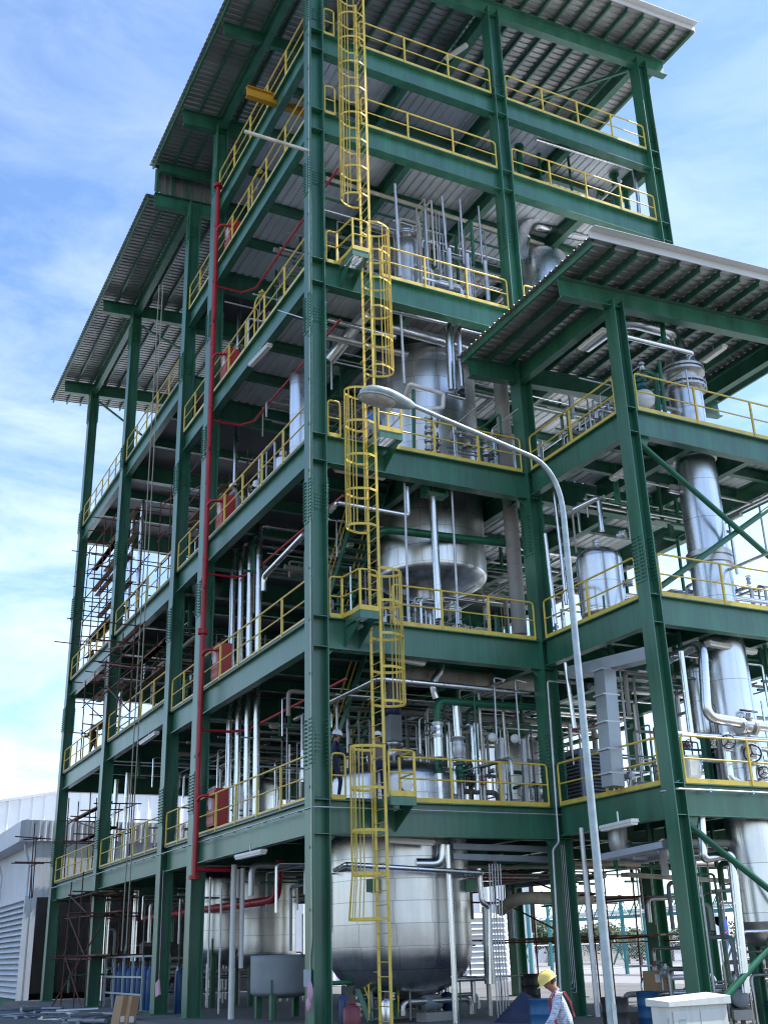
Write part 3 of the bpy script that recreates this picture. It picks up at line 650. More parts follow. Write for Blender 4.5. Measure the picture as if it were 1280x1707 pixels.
for z in (6.1,8.9,13.6,16.3,19.1,21.6,24.2,26.6): f.rev((-.13,ry,z),[(.10,-.06),(.105,-.02),(.105,.02),(.10,.06)],12)
build('flange',f,'red',rr); 
build('branch_pipe',MB().tube([(-.13,ry,4.0),(1.3,ry,4.0)],.075,10),'red',rr); build('branch_pipe',MB().tube([(-.30,ry,11.15),(-.05,ry,11.15)],.11,10),'red',rr)
for z in (7.3,12.6,17.5,22.5):
    build('clamp',MB().bar((-.16,ry-.13,z),(-.16,ry+.3,z),.04,.1),'black',rr)
for z,k in ((Z1,'first'),(Z2,'second'),(Z3,'third'),(Z4,'fourth'),(Z5,'fifth')):
    b=MB(); b.tube([(-.13,ry,z+.95),(-.13,ry-.35,z+1.1),(.35,ry-.45,z+1.05)],.05,8,.2); build('hydrant_arm',b,'red',rr)
    x,y=.24,P(349,1374,X=.24).y-.1
    cb=thing('fire_hose_cabinet',f'red fire hose cabinet on the {k} deck beside the red riser','cabinet',(x,y,z),'red fire hose cabinets')
    build('body',MB().box(x,x+.42,y-.38,y+.38,z+.22,z+1.30),'redbox',cb,bevel=.015)
    build('door',MB().box(x-.014,x-.001,y-.34,y+.34,z+.28,z+1.24),'redbox',cb,bevel=.006)
    build('window',MB().box(x-.020,x-.0145,y-.12,y+.2,z+.72,z+1.15),'paper',cb)
    build('handle',MB().box(x-.045,x-.0145,y+.24,y+.28,z+.7,z+.86),'black',cb)
    lg=MB()
    for a in (-.32,.32): lg.box(x+.05,x+.37,y+a-.03,y+a+.03,z+.06,z+.22)
    build('stand',lg,'black',cb)
    if z!=Z1:
        zz=z-1.35
        pipe(f'thin red sprinkler pipe under the {k} deck near the left face','red',.04,[(-.05,ry,zz),(.9,ry,zz),(1.25,ry-.5,zz+.0),(1.25,CW+.3,zz)],.1)
    ex=thing('fire_extinguisher',f'small red extinguisher on the {k} deck behind the short railing','extinguisher',(.8,YB+2.0,z),'red extinguishers')
    build('bottle',MB().rev((.8,YB+2.0,z+.06),[(.11,0),(.12,.04),(.12,.62),(.08,.74),(.035,.8),(.035,.86)],14),'redbox',ex)
    build('nozzle_hose',MB().tube([(.8,YB+2.0,z+.9),(.8,YB+1.85,z+.86),(.8,YB+1.85,z+.5)],.02,6,.05),'black',ex)
pipe('fat red fire main bending up under the first deck, left face','red',.12,[P(240,1530,X=2.2),P(445,1502,X=2.2),Vector(P(445,1502,X=2.2))+Vector((0,-.9,.05)),Vector(P(445,1502,X=2.2))+Vector((0,-1.0,1.1))],.45,14)
pipe('red sprinkler pipe under the fifth deck crossing behind the right face','red',.045,[P(560,283,Y=3.6),P(830,367,Y=3.6)])
pipe('red pipe run low behind the inner column at ground level','red',.10,[P(770,1463,Y=5),P(930,1461,Y=5)])
# --- right face, ground to first deck
pipe('silver upright pipe standing in front of the largest tank','alu',.075,[P(760,1706,Y=.75),Vector((P(760,1706,Y=.75).x,.75,4.05))],n=12)
pipe('silver pipe wrapped round the top of the largest tank','alu',.06,[P(556,1452,Y=3.2),P(577,1441,Y=.55),P(806,1455,Y=.55),P(806,1455,Y=.55)+Vector((0,2.5,0))])
pipe('short silver elbow pipe under the first deck beam','alu',.13,[P(700,1442,Y=.9)+Vector((0,.2,.05)),P(735,1440,Y=.9),P(736,1408,Y=.9)],.3,14)
pipe('upright stainless pipe group pipe right of the largest tank','alu',.07,[P(798,1448,Y=1.2),P(803,1505,Y=1.2),P(815,1510,Y=1.2),P(817,1640,Y=1.2)],.2,12)
pipe('fat upright stainless pipe below the first deck right of the tank','stainless',.13,[P(811,1512,Y=1.6),P(816,1640,Y=1.6)],n=14)
tb=MB()
for i in range(5): tb.tube([P(815+i*4.6,1440,Y=1.0),P(820+i*4.6,1560,Y=1.0),P(831+i*4.8,1706,Y=1.0)],.019,6,.3)
single('tubing_loom','five slim instrument tubes hanging side by side right of the tank','tubing',tb,'galv',tuple(P(820,1700,Y=1.0)))
for i,(a,b) in enumerate(((1411,1416),(1428,1433))):
    t=MB(); t.bar(P(752,a,Y=.9),P(914,b,Y=.9),.22,.14); single('cable_tray',f'grey cable tray under the first deck, {"upper" if i==0 else "lower"} one','cable tray',t,'lead',tuple(P(752,a,Y=.9)))
pipe('thick cream pipe low behind the inner column','cream',.17,[P(835,1517,Y=4.5),P(860,1497,Y=3.2),P(985,1497,Y=3.2)],.5,14)
pipe('galvanised conduit bent round the inner column','galv',.03,[P(912,1135,Y=-.06)+Vector((.9,.0,0)),P(912,1135,Y=-.06),P(931,1404,Y=-.06),P(921,1416,Y=-.06),P(936,1690,Y=-.06)],.08)
# --- first to second deck
zz=P(629,1131,Y=.7)
pipe('silver pipe turning a corner under the second deck behind the ladder','alu',.07,[zz+Vector((0,5.5,0)),zz,P(890,1157,Y=.7)])
gp_=thing('green_pipe_manifold','dark green pipe with valves dropping behind the first deck railing','pipework',tuple(P(730,1335,Y=1.1)))
build('pipe',MB().tube([P(900,1180,Y=1.1),P(728,1168,Y=1.1),P(729,1206,Y=1.1)],.10,12,.25),'green2',gp_)
build('pipe',MB().tube([P(729,1206,Y=1.1),P(731,1262,Y=1.1)],.12,14),'alu',gp_); build('pipe',MB().tube([P(731,1290,Y=1.1),P(734,1334,Y=1.1)],.12,14),'alu',gp_)
build('pipe',MB().tube([P(731,1262,Y=1.1),P(731,1290,Y=1.1)],.09,12),'green2',gp_)
valve(gp_,P(729,1217,Y=1.1),(0,0,1),.12,'galv',(-1,0,0)); valve(gp_,P(731,1276,Y=1.1),(0,0,1),.09,'green2',(0,-1,0))
pipe('silver pipe with double elbow below the second deck','alu',.10,[P(735,1095,Y=1.2),P(734,1118,Y=1.2),P(722,1134,Y=1.2),P(722,1148,Y=1.2),P(727,1164,Y=1.2)],.15,12)
v2=thing('valve_column','silver upright pipe with large grey check valve behind the first deck railing','pipework',tuple(P(767,1320,Y=1.2)))
build('pipe',MB().tube([P(759,1174,Y=1.2),P(763,1228,Y=1.2)],.105,14),'alu',v2); build('pipe',MB().tube([P(765,1268,Y=1.2),P(768,1305,Y=1.2)],.09,12),'green2',v2)
build('check_valve',MB().rev(P(763,1229,Y=1.2),[(.19,0),(.19,-.04),(.12,-.06),(.17,-.2),(.18,-.32),(.13,-.5),(.12,-.54),(.19,-.56),(.19,-.6)],18),'galv',v2)
valve(v2,P(766,1283,Y=1.2),(0,0,1),.12,'green2',(1,0,0))
pipe('slim silver upright on the first deck behind the railing','alu',.08,[P(792,1206,Y=1.3),P(796,1318,Y=1.3)],n=12)
pipe('dirty cream duct slung below the second deck','cream',.24,[P(655,1123,Y=3.0),P(905,1140,Y=3.0)],n=16)
for i,(u,v,u2,v2_) in enumerate(((823,1129,828,1240),(858,1133,866,1240))):
    pipe(f'hooked galvanised conduit above the first deck, {"left" if i==0 else "right"} of a pair','galv',.026,[P(u+18,v+4,Y=1.0),P(u,v,Y=.6),P(u2,v2_,Y=.6)],.06)
for i,(u,v,u2,v2_) in enumerate(((834,1230,838,1338),(871,1232,877,1342))):
    st=thing('instrument_stand',f'grey instrument stand with pale dial on the first deck, {"left" if i==0 else "right"} one','instrument',tuple(P(u2,v2_,Y=.6)))
    build('stand_post',MB().bar(P(u,v,Y=.6),P(u2,v2_,Y=.6),.11,.11,up=(1,0,0)),'galv',st)
    q=P(u-14,v,Y=.6); build('dial',MB().rev(q,[(.0,0),(.12,0),(.12,.08),(0,.09)],16,(-.3,-1,0)),'white',st); build('dial_arm',MB().tube([q,P(u,v+4,Y=.6)],.025,6),'galv',st)
# --- second to third deck
pipe('dark green pipe curving across in front of the round bottomed vessel','green2',.115,[P(615,905,Y=4.2),P(640,882,Y=1.55),P(850,907,Y=1.55)],.6,14)
pipe('bright silver pipe bent at the corner below the third deck','alu',.07,[P(551,852,Y=2.0),P(562,838,Y=.6),P(680,859,Y=.6),P(678,812,Y=.6)],.12,12)
pipe('shiny upright pipe in front of the round bottomed vessel','alu',.105,[P(720,812,Y=.8),P(732,1032,Y=.8)],n=14)
bk=MB(); q=P(724,823,Y=.8); bk.box(q.x-.3,q.x+.3,.62,.95,q.z-.12,q.z-.02); bk.box(q.x-.34,q.x-.26,.6,1,q.z-.1,q.z+.55); bk.box(q.x+.26,q.x+.34,.6,1,q.z-.1,q.z+.55); single('pipe_hanger','green hanger frame holding a shiny upright below the third deck','hanger',bk,'green',tuple(q))
for i,(u,u2) in enumerate(((674,681),(752,764))): pipe(f'thin grey rod from third deck to second deck, {"left" if i==0 else "right"} of the shiny pipe','galv',.035,[P(u,805,Y=.55),P(u2,1040,Y=.55)])
pipe('grey lagged pipe climbing beside the inner column through the decks','greywrap',.22,[P(866,1058,Y=1.4),Vector((P(866,1058,Y=1.4).x,1.4,Z4-1.6))],n=18)
# --- third to fourth deck
pipe('bright pipe under the fourth deck ending in two drops','alu',.075,[P(548,533,Y=1.8),P(660,562,Y=.7)],n=12)
pipe('bright header under the fourth deck with drop beside the clad vessel','alu',.095,[P(640,514,Y=.8),P(749,538,Y=.8),P(746,545,Y=.8),P(752,650,Y=.8)],.15,14)
pipe('second bright drop pipe beside the clad vessel','alu',.06,[P(753,545,Y=.9),P(758,650,Y=.9)],n=12)
pipe('bright hooked pipe right of the clad vessel','alu',.075,[P(800,555,Y=.7),P(764,546,Y=.7),P(770,645,Y=.7)],.1,12)
pipe('fat silver pipe sloping under the fourth deck','alu',.17,[P(650,545,Y=1.6),P(780,580,Y=1.6)],n=16)
pipe('fat silver pipe running back under the fourth deck behind the ladder','alu',.2,[P(612,520,Y=1.8),P(549,600,X=1.9)],n=16)
vc=thing('sampling_pipework','white hooked pipe with valves in front of the big clad vessel','pipework',tuple(P(715,750,Y=.7)))
build('pipe',MB().tube([P(676,660,Y=1.0),P(682,640,Y=.6),P(739,657,Y=.6),P(738,680,Y=.6),P(718,682,Y=.6),P(714,700,Y=.6),P(716,752,Y=.6)],.06,12,.07),'white',vc)
build('pipe',MB().tube([P(744,657,Y=.6),P(774,665,Y=.6)],.06,12),'alu',vc)
for v in (705,728,742): valve(vc,P(714.5,v,Y=.6),(0,0,1),.10,'stainless',(.9,-.3,0))
valve(vc,P(770,655,Y=.6),(0,0,1),.07,'black',(-1,0,0))
build('bracket',MB().bar(P(690,752,Y=.75),P(689,650,Y=.75),.08,.08),'green',vc)
pipe('thin pale rod beside the ladder, third deck to fourth deck','galv',.04,[P(668,525,Y=.5),P(674,640,Y=.5)])
# --- fourth to fifth deck
pipe('cream pipe running the whole right face under the fifth deck','cream',.07,[P(543,297,Y=2.2),P(905,408,Y=2.2)],n=12)
for i,(a,b,r) in enumerate(((( 658,307),(667,461),.045),((736,327),(744,418),.035),((766,332),(773,440),.035),((797,344),(804,440),.03))):
    pipe('galvanised upright behind the fourth deck railing, '+['closest to the ladder','second from the ladder','third from the ladder','closest to the middle column'][i],'galv',r,[P(*a,Y=.7),P(*b,Y=.7)])
for i,(a,b) in enumerate((((748,415),(752,484)),((778,424),(783,496)),((808,436),(814,502)))):
    pipe('stout grey post on the fourth deck, '+['left','middle','right'][i]+' of three','galv',.07,[P(*a,Y=.6),P(*b,Y=.6)])
pipe('brown lagged upright on the fourth deck right of the small exchanger','greywrap',.09,[P(710,357,Y=2.0),P(715,455,Y=2.0)])
for i,u in enumerate((726,731,742,764)): pipe(f'slender paired tube rising behind the fourth deck railing, {["first","second","third","fourth"][i]} from exchanger','galv',.02,[P(u,350+i*6,Y=1.4),P(u+4,450+i*6,Y=1.4)])
pipe('fat silver pipe arching over the wide clad vessel on the fourth deck','alu',.24,[P(868,425,Y=2.0),P(876,370,Y=2.0),P(985,395,Y=2.0),P(986,322,Y=2.0)],.55,18)
pipe('silver horizontal pipe under the sixth deck, end bay','alu',.07,[P(893,232,Y=.7),P(1055,282,Y=.7),P(1063,330,Y=.7),P(1068,412,Y=.7)],.1,12)
for i,(u,v,vt) in enumerate(((868,290,245),(902,302,258),(1030,350,292),(1047,356,320),(953,320,255))): 
    a,b=vert(u,v,vt,Y=1.6); pipe('dark green upright stub on the fifth deck end bay, '+['first','second','fourth','fifth','third'][i]+' from the middle column','green2',.11 if i in(0,2,3) else .05,[a+Vector((0,0,-.4)),b],n=12,fl=(1,))
for i,(u,v,r) in enumerate(((887,303,.4),(945,322,.45),(985,330,.42))):
    p=P(u,v,Y=2.3); vessel('white_lidded_drum','pale drum on the fifth deck end bay, '+['left','middle','right'][i]+' of three','drum',(p.x,p.y),Z5+.4,Z5+1.0,r,.2,.25,'colclad',legs=3,legz=Z5+.06,n=24,noz=[(None,Z5+1.2,.1,.2,(0,0))])
# --- annex
pipe('fat silver pipe with two elbows in front of the annex column, first deck','alu',.125,[P(1142,1098,Y=-3.2)+Vector((-.2,1.2,0)),P(1170,1071,Y=-4.14),P(1177,1196,Y=-4.14),P(1290,1214,Y=-4.14)],.35,16)
pipe('silver upright beside the fat elbow pipe on the first annex deck','alu',.075,[P(1134,1086,Y=-4.0),P(1151,1222,Y=-4.0)],n=12)
vl=thing('annex_valve_train','row of handwheel valves along the first annex deck railing','pipework',tuple(P(1212,1300,Y=-4.12)))
build('pipe',MB().tube([P(1207,1222,Y=-4.12),P(1216,1300,Y=-4.12),P(1230,1304,Y=-4.12)],.11,12,.12),'alu',vl); build('pipe',MB().tube([P(1247,1240,Y=-4.12),P(1252,1302,Y=-4.12)],.14,12),'alu',vl)
build('pipe',MB().tube([P(1135,1224,Y=-4.14),P(1280,1236,Y=-4.14)],.03,8),'galv',vl)
for q,s in (((1245,1212),.15),((1211,1240),.12),((1250,1260),.15),((1188,1240),.06),((1270,1290),.1)): valve(vl,P(*q,Y=-4.12),(1,0,0) if q[1]<1220 else (0,0,1),s,'stainless',(0,-.3,.95) if q[1]<1220 else (-.6,-.8,0))
pipe('long slim pipe above the annex first deck railing','alu',.05,[P(1100,1221,Y=-4.1),P(1285,1233,Y=-4.1)])
pipe('slim upright left of the annex duct','alu',.06,[P(942,1105,Y=-.9),P(957,1214,Y=-.9)])
dk_=thing('air_duct','galvanised square duct turning down inside the first annex deck','duct',tuple(P(1010,1310,Y=-2.6)))
build('duct_run',MB().bar(P(955,1122,Y=-1.2),P(1085,1090,Y=-4.0),.42,.30),'duct',dk_); build('duct_drop',MB().bar(P(1007,1118,Y=-2.6),P(1022,1312,Y=-2.6),.42,.36,up=(1,0,0)),'duct',dk_)
for v in (1118,1160,1205,1250,1290): 
    du=MB(); q=P(1007+(v-1118)*.077,v,Y=-2.6); du.box(q.x-.25,q.x+.25,q.y-.215,q.y+.215,q.z-.02,q.z+.02); build('duct_flange',du,'galv',dk_)
ac=thing('air_handler','grey louvred air handling unit on the first annex deck','air handler',tuple(P(972,1300,Y=-1.2)))
q=P(985,1290,X=8.5); q.z=Z1+.08
build('casing',MB().box(q.x-.7,q.x+.7,q.y-.5,q.y+.5,q.z+.1,q.z+1.5),'lead',ac,bevel=.02)
lo=MB()
for i in range(12): lo.box(q.x-.6,q.x+.6,q.y-.53,q.y-.502,q.z+.25+i*.095,q.z+.30+i*.095)
for i in range(12): lo.box(q.x-.73,q.x-.702,q.y-.42,q.y+.42,q.z+.25+i*.095,q.z+.30+i*.095)
build('louvre',lo,'black',ac); build('base_frame',MB().box(q.x-.72,q.x+.72,q.y-.5,q.y+.5,q.z,q.z+.098),'black',ac)
cb=P(1152,1294,Y=-4.0); eb=thing('junction_box','cream junction box behind the annex railing beside the corner column','box',(cb.x,cb.y,Z1+.06))
build('body',MB().box(cb.x-.14,cb.x+.22,cb.y-.1,cb.y+.15,Z1+.2,Z1+.72),'cab',eb,bevel=.01); build('foot',MB().box(cb.x-.08,cb.x+.16,cb.y-.05,cb.y+.1,Z1+.06,Z1+.2),'galv',eb)
build('door',MB().box(cb.x-.11,cb.x+.19,cb.y-.112,cb.y-.101,Z1+.24,Z1+.68),'cab',eb)
pipe('silver pipe hanging under the annex roof','alu',.075,[P(1042,561,Y=-4.0),P(1153,588,Y=-4.0),P(1153,588,Y=-4.0)+Vector((0,1.2,0))],.08,12)
pipe('green strut hanging from the annex roof beam','green2',.07,[P(1100,510,Y=-3.9),P(1107,578,Y=-3.9)])
lv=thing('level_instrument','blue green instrument tree with white round gauge on the third annex deck','instrument',tuple(P(1075,690,Y=-3.9)))
build('pipe',MB().tube([P(1097,690,Y=-3.9),P(1092,625,Y=-3.9),P(1072,618,Y=-3.9),P(1064,640,Y=-3.9)],.075,10,.25),'green2',lv)
build('pipe',MB().tube([P(1098,604,Y=-4.1),P(1109,696,Y=-4.1)],.055,10),'green2',lv)
valve(lv,P(1067,636,Y=-3.9),(0,0,1),.11,'teal',(-.2,-.9,0)); valve(lv,P(1069,612,Y=-3.9),(0,0,1),.07,'stainless',(0,0,1))
build('gauge',MB().rev(P(1073,667,Y=-4.1),[(0,0),(.27,0),(.28,.04),(.27,.12),(0,.13)],24,(-.5,-.86,0)),'white',lv)
pipe('silver hook pipe over the annex vessel','alu',.075,[P(955,850,Y=-1.0),P(997,829,Y=-1.6),P(1003,885,Y=-1.6)],.1,12)
for i,(u,v,u2,v2_) in enumerate(((921,800,944,1008),(908,890,926,1040))): pipe(f'slim upright conduit left of the annex vessel, {"longer" if i==0 else "shorter"} one','alu',.055,[P(u,v,Y=-.5),P(u2,v2_,Y=-.5)])
pipe('silver pipe with step down below the first annex deck','alu',.10,[P(1167,1352,Y=-4.2),P(1172,1432,Y=-4.2),P(1215,1424,Y=-4.2),P(1220,1435,Y=-4.2),P(1243,1655,Y=-4.2)],.12,14)
pipe('slim grey pipe in front of the inner column at ground level','galv',.06,[P(968,1380,Y=-1.6),P(996,1695,Y=-1.6)],n=12)
pipe('curved duct elbow under the first annex deck','galv',.24,[P(1028,1380,Y=-1.5),P(1030,1418,Y=-1.5),P(1062,1424,Y=-1.5),P(1108,1415,Y=-2.6)],.6,16)
t=MB(); t.bar(P(1005,1430,Y=-2.2),P(1112,1408,Y=-4.0),.4,.14); single('cable_tray','wide grey cable tray under the annex first deck','cable tray',t,'lead',tuple(P(1005,1430,Y=-2.2)))
t=MB(); t.bar(P(1040,1458,Y=1.0),P(1235,1470,Y=1.0),.3,.10); single('cable_tray','long pale cable tray beyond the annex corner column','cable tray',t,'cream',tuple(P(1040,1458,Y=1.0)))
pipe('long pipe beyond the annex under the first deck','cream',.09,[P(955,1440,Y=3),P(1240,1440,Y=3)])
cond=MB()
for i in range(5): cond.tube([(XF+.10+i*.055,.20,4.05),(XF+.10+i*.055,.20,.95-i*.10),(XF+.04,.20,.95-i*.10)],.013,6,.05)
single('conduit_bank','five slim conduits bent at the foot of the inner column','conduit',cond,'galv',(XF+.1,.2,.6))
# conduits strapped to steelwork
cc=MB().tube([(-.022,.06,30),(-.022,.06,1.9),(-.022,.16,1.55),(-.022,.16,.9)],.018,6,.1); cr_=thing('column_conduit','pale yellow conduit strapped to the corner column, ending in a grey box','conduit',(-.022,.06,.9))
build('conduit_pipe',cc,'cream',cr_); 
q=MB()
for i in range(21): q.box(-.05,-.003,.075,.12,2.5+i*1.35,2.56+i*1.35)
build('clip',q,'black',cr_); build('switch_box',MB().box(-.10,-.045,.05,.34,.95,1.3),'lead',cr_)
single('pink_bag','crumpled pink plastic bag hanging by the grey switch box','bag',MB().ell((-.1,-.02,.85),.05,.12,.22,10,8).ell((-.12,.02,.6),.05,.09,.16,9,7),'pink',(-.1,-.02,.85))
for z,side in ((Z1,'first'),):
    b=MB(); b.tube([(-.02,YE,z-.2),(-.02,.0,z-.2),(.2,-.04,z-.2),(XF+.2,-.02,z-.2)],.016,6,.1)
    for i in range(26): b.box(-.04,.1,.9+i*1.15,.93+i*1.15,z-.22,z-.19)
    single('beam_conduit','thin pale conduit bracketed along the first deck beams','conduit',b,'galv',(-.02,0,z-.2))
b=MB().tube([(XF-.02,YH+hw,Z1-.16),(XF+.1,YH-.03,Z1-.16),(XG,YH-.03,Z1-.16)],.025,6,.05)
for i in range(5): b.box(XF+1+i*1.3,XF+1.05+i*1.3,YH-.05,YH+.08,Z1-.2,Z1-.12)
single('beam_conduit','bright conduit along the front beam of the first annex deck','conduit',b,'galv',(XF,YH,Z1-.16))

# --- slung pipework and dense valves on every deck
def slung(label,x0,x1,y0,y1,z,nx,ny,seed):
    rnd=random.Random(seed); root=thing('slung_pipework',label,'pipework',((x0+x1)/2,(y0+y1)/2,z),'pipework slung under the decks')
    for i in range(nx):
        y=rnd.uniform(y0,y1);zz=z-rnd.uniform(.95,1.5);r=rnd.choice((.02,.025,.03,.04,.06,.09));a=rnd.uniform(x0,x0+2);b=rnd.uniform(x1-2.5,x1)
        pts=[(a,y,zz),(b,y,zz),(b,y,zz-rnd.uniform(.6,2.0))] if rnd.random()<.6 else [(a,y,zz-rnd.uniform(.5,1.6)),(a,y,zz),(b,y,zz)]
        build('pipe',MB().tube(pts,r,8,r*2.5),rnd.choice(('alu','stainless','greywrap','greywrap','green2','galv')),root)
    for i in range(ny):
        x=rnd.uniform(x0,x1);zz=z-rnd.uniform(.95,1.6);r=rnd.choice((.02,.025,.03,.05,.08));a=rnd.uniform(y0,y0+1.5);b=rnd.uniform(y1-1.5,y1)
        build('pipe',MB().tube([(x,a,zz),(x,b,zz),(x,b,zz-rnd.uniform(.4,1.8))],r,8,r*2.5),rnd.choice(('alu','greywrap','galv','green2','red' if rnd.random()<.3 and y1>0 else 'lead')),root)
    for i in range(8):
        x=rnd.uniform(x0,x1);y=rnd.uniform(y0,y1); hg=MB(); hg.bar((x,y,z-.36),(x,y,z-1.55),.08,.08,up=(1,0,0)).bar((x-.3,y,z-1.56),(x+.3,y,z-1.56),.08,.06)
        build('hanger',hg,'green',root)
for z,k in ((Z1,'first'),(Z2,'second'),(Z3,'third'),(Z4,'fourth'),(Z5,'fifth')):
    slung(f'pipes slung under the {k} deck between the corner column and the second row',.9,12.6,2.2,8.6,z,15,11,int(z*100))
for z,k in ((Z1,'first'),(Z2B,'second'),(Z3,'third')):
    slung(f'pipes slung under the {k} deck in the scaffold bay',1.0,12.6,13,21,z,11,8,int(z*90))
for z,k in ((Z1,'first'),(Z2,'second'),(Z3,'third')):
    slung(f'pipes slung under the {k} annex deck',7.4,12.8,-3.6,-.4,z,10,7,int(z*80))
def dense(label,x0,x1,y0,y1,z,zt,n,seed,nv=6,dark=False):
    rnd=random.Random(seed); root=thing('valve_manifold',label,'pipework',((x0+x1)/2,(y0+y1)/2,z+.06),'dense valve manifolds on the decks')
    for i in range(n):
        x=rnd.uniform(x0,x1);y=rnd.uniform(y0,y1);r=rnd.choice((.02,.025,.03,.04,.055));h=rnd.uniform(.9,zt-z)
        pts=[(x,y,z+.06),(x,y,z+h)]
        if rnd.random()<.75:
            d=rnd.choice(((1,0),(-1,0),(0,1),(0,-1)));L=rnd.uniform(.4,1.8); pts.append((x+d[0]*L,y+d[1]*L,z+h))
            if rnd.random()<.5: pts.append((x+d[0]*L,y+d[1]*L,z+h-rnd.uniform(.3,h*.8)))
        build('pipe',MB().tube(pts,r,7,r*3),rnd.choice(('stainless','galv','greybox','stainless','greywrap','green2','alu') if not dark else ('stainless','greywrap','greybox','green2')),root)
    for i in range(n//4):
        y=rnd.uniform(y0,y1);zz=z+rnd.uniform(.4,1.5)*(.5 if dark else 1);r=rnd.choice((.03,.05,.07)); xa=rnd.uniform(x0,x0+(x1-x0)*.4);xb=rnd.uniform(x0+(x1-x0)*.6,x1); build('pipe',MB().tube([(xa,y,zz-.3),(xa,y,zz),(xb,y,zz),(xb,y,zz-.35)],r,8,r*3),rnd.choice(('alu','stainless','greywrap') if not dark else ('stainless','greybox')),root)
    for i in range(nv):
        p=(rnd.uniform(x0,x1),rnd.uniform(y0,y1),z+rnd.uniform(.5,1.5)*(.5 if dark else 1)); valve(root,p,rnd.choice(((0,0,1),(1,0,0),(0,1,0))),rnd.choice((.05,.07,.09)),rnd.choice(('stainless','galv','greybox')),rnd.choice(((0,-1,0),(-1,0,0),(0,0,1))),rnd.choice(('black','red','navy','black')))
dense('thicket of thin pipes and valves on the fourth deck beside the exchanger',4.0,6.4,.9,2.8,Z4,Z5-1.2,36,1,14)
dense('valves and pipes at the foot of the big clad vessel, third deck',4.3,6.4,.6,1.3,Z3,Z3+1.8,9,2,5)
dense('thicket of pipes on the first deck between green pipe and inner column',4.3,6.5,1.3,4.5,Z1,Z2-1.2,40,3,14)
dense('pipes and pumps under the round bottomed vessel, second deck',3.4,6.2,1.4,5,Z2,Z2+1.9,26,4,10)
dense('valves and pipes on the third annex deck around the tall column',7.4,9.6,-3.6,-.4,Z3,Z3+1.7,24,5,10)
dense('valves and pipes on the second annex deck around the tall column',9.0,12.6,-3.9,-.6,Z2,Z2+1.3,20,6,12)
dense('valves and pipes on the first annex deck behind the front railing',8.2,12.8,-3.4,-.4,Z1,Z2-1.2,38,7,14)
dense('pumps valves and pipes at ground level beneath the annex',8.4,13.2,-4.2,.3,AZ,3.3,40,8,16)
dense('pumps valves and pipes at ground level below the largest tank',2.4,6.0,1.4,4.2,0,.95,18,9,12,dark=True)
dense('pipes on the fifth deck in the end bay',7.6,12.8,1.2,6,Z5,Z5+2.2,22,10,9)
dense('pipes on the ground floor in the far bays of the left face',1.2,8,14,28,0,4,40,11,10)
dense('pipes on the second deck inside the scaffold bay',1.4,9,13.5,20.5,Z2B,Z2B+3.4,30,12,8)
dense('pipes on the third deck inside the scaffold bay',2.0,9,13.5,20.5,Z3,Z3+5,28,13,8)
dense('pipes on the first deck in the scaffold bay',1.4,9,13.5,20.5,Z1,Z1+3.6,32,14,8)
dense('pipes on the first deck behind the left face near the corner column',2.0,6,3.5,8,Z1,Z1+3.4,32,15,9)
dense('pipes on the second deck behind the left face near the corner column',2.2,6,3.5,8,Z2,Z2+3.6,30,16,9)
dense('pipes on the third deck behind the annex, end bay',7.8,12.6,1,6,Z3,Z3+3,30,17,8)
dense('pipes on the second deck behind the annex, end bay',7.8,12.6,1,6,Z2,Z2+3,30,18,8)
dense('thin pipes and valves on the third deck deep behind the big vessel',1.2,6,4.6,8.6,Z3,Z3+3.6,26,31,8)
dense('thin pipes and valves on the fourth deck behind the left railing',1.4,6,2.6,8.4,Z4,Z4+3.4,30,32,8)
dense('thin pipes and valves on the fifth deck behind the left railing',1.6,6,2.6,8.4,Z5,Z5+1.9,18,33,6)
dense('pipes on the first deck behind the annex, end bay',7.8,12.6,1,6,Z1,Z1+3,30,19,8)

# stairs
def stair(label,x,y0,y1,z0,z1,w=.8):
    root=thing('steel_stair',label,'stair',(x,y0,z0)); n=int((z1-z0)/.22); d=Vector((0,y1-y0,z1-z0))
    for s in (0,w): build('stringer',MB().bar((x+s,y0,z0+.1),(x+s,y1,z1),.03,.22),'green',root)
    t=MB()
    for i in range(n): k=(i+.5)/n; yy=y0+(y1-y0)*k; zz=z0+(z1-z0)*k; t.box(x+.02,x+w-.02,yy-.13,yy+.13,zz-.02,zz+.015)
    build('tread',t,'green',root)
    for s in (0,w): 
        build('handrail',MB().tube([(x+s,y0,z0+.1),(x+s,y0,z0+1.0),(x+s,y1,z1+.95),(x+s,y1,z1)],.024,7,.1),'yellow',root); build('handrail',MB().tube([(x+s,y0,z0+.55),(x+s,y1,z1+.5)],.02,6),'yellow',root)
stair('green steel stair with yellow handrails at ground level behind the vat',2.4,2.2,6.6,0,Z1)
stair('green steel stair from first to second deck behind the left face',2.6,6.4,2.2,Z1,Z2)
stair('green steel stair from second to third deck behind the left face',2.6,6.6,2.2,Z2,Z3)

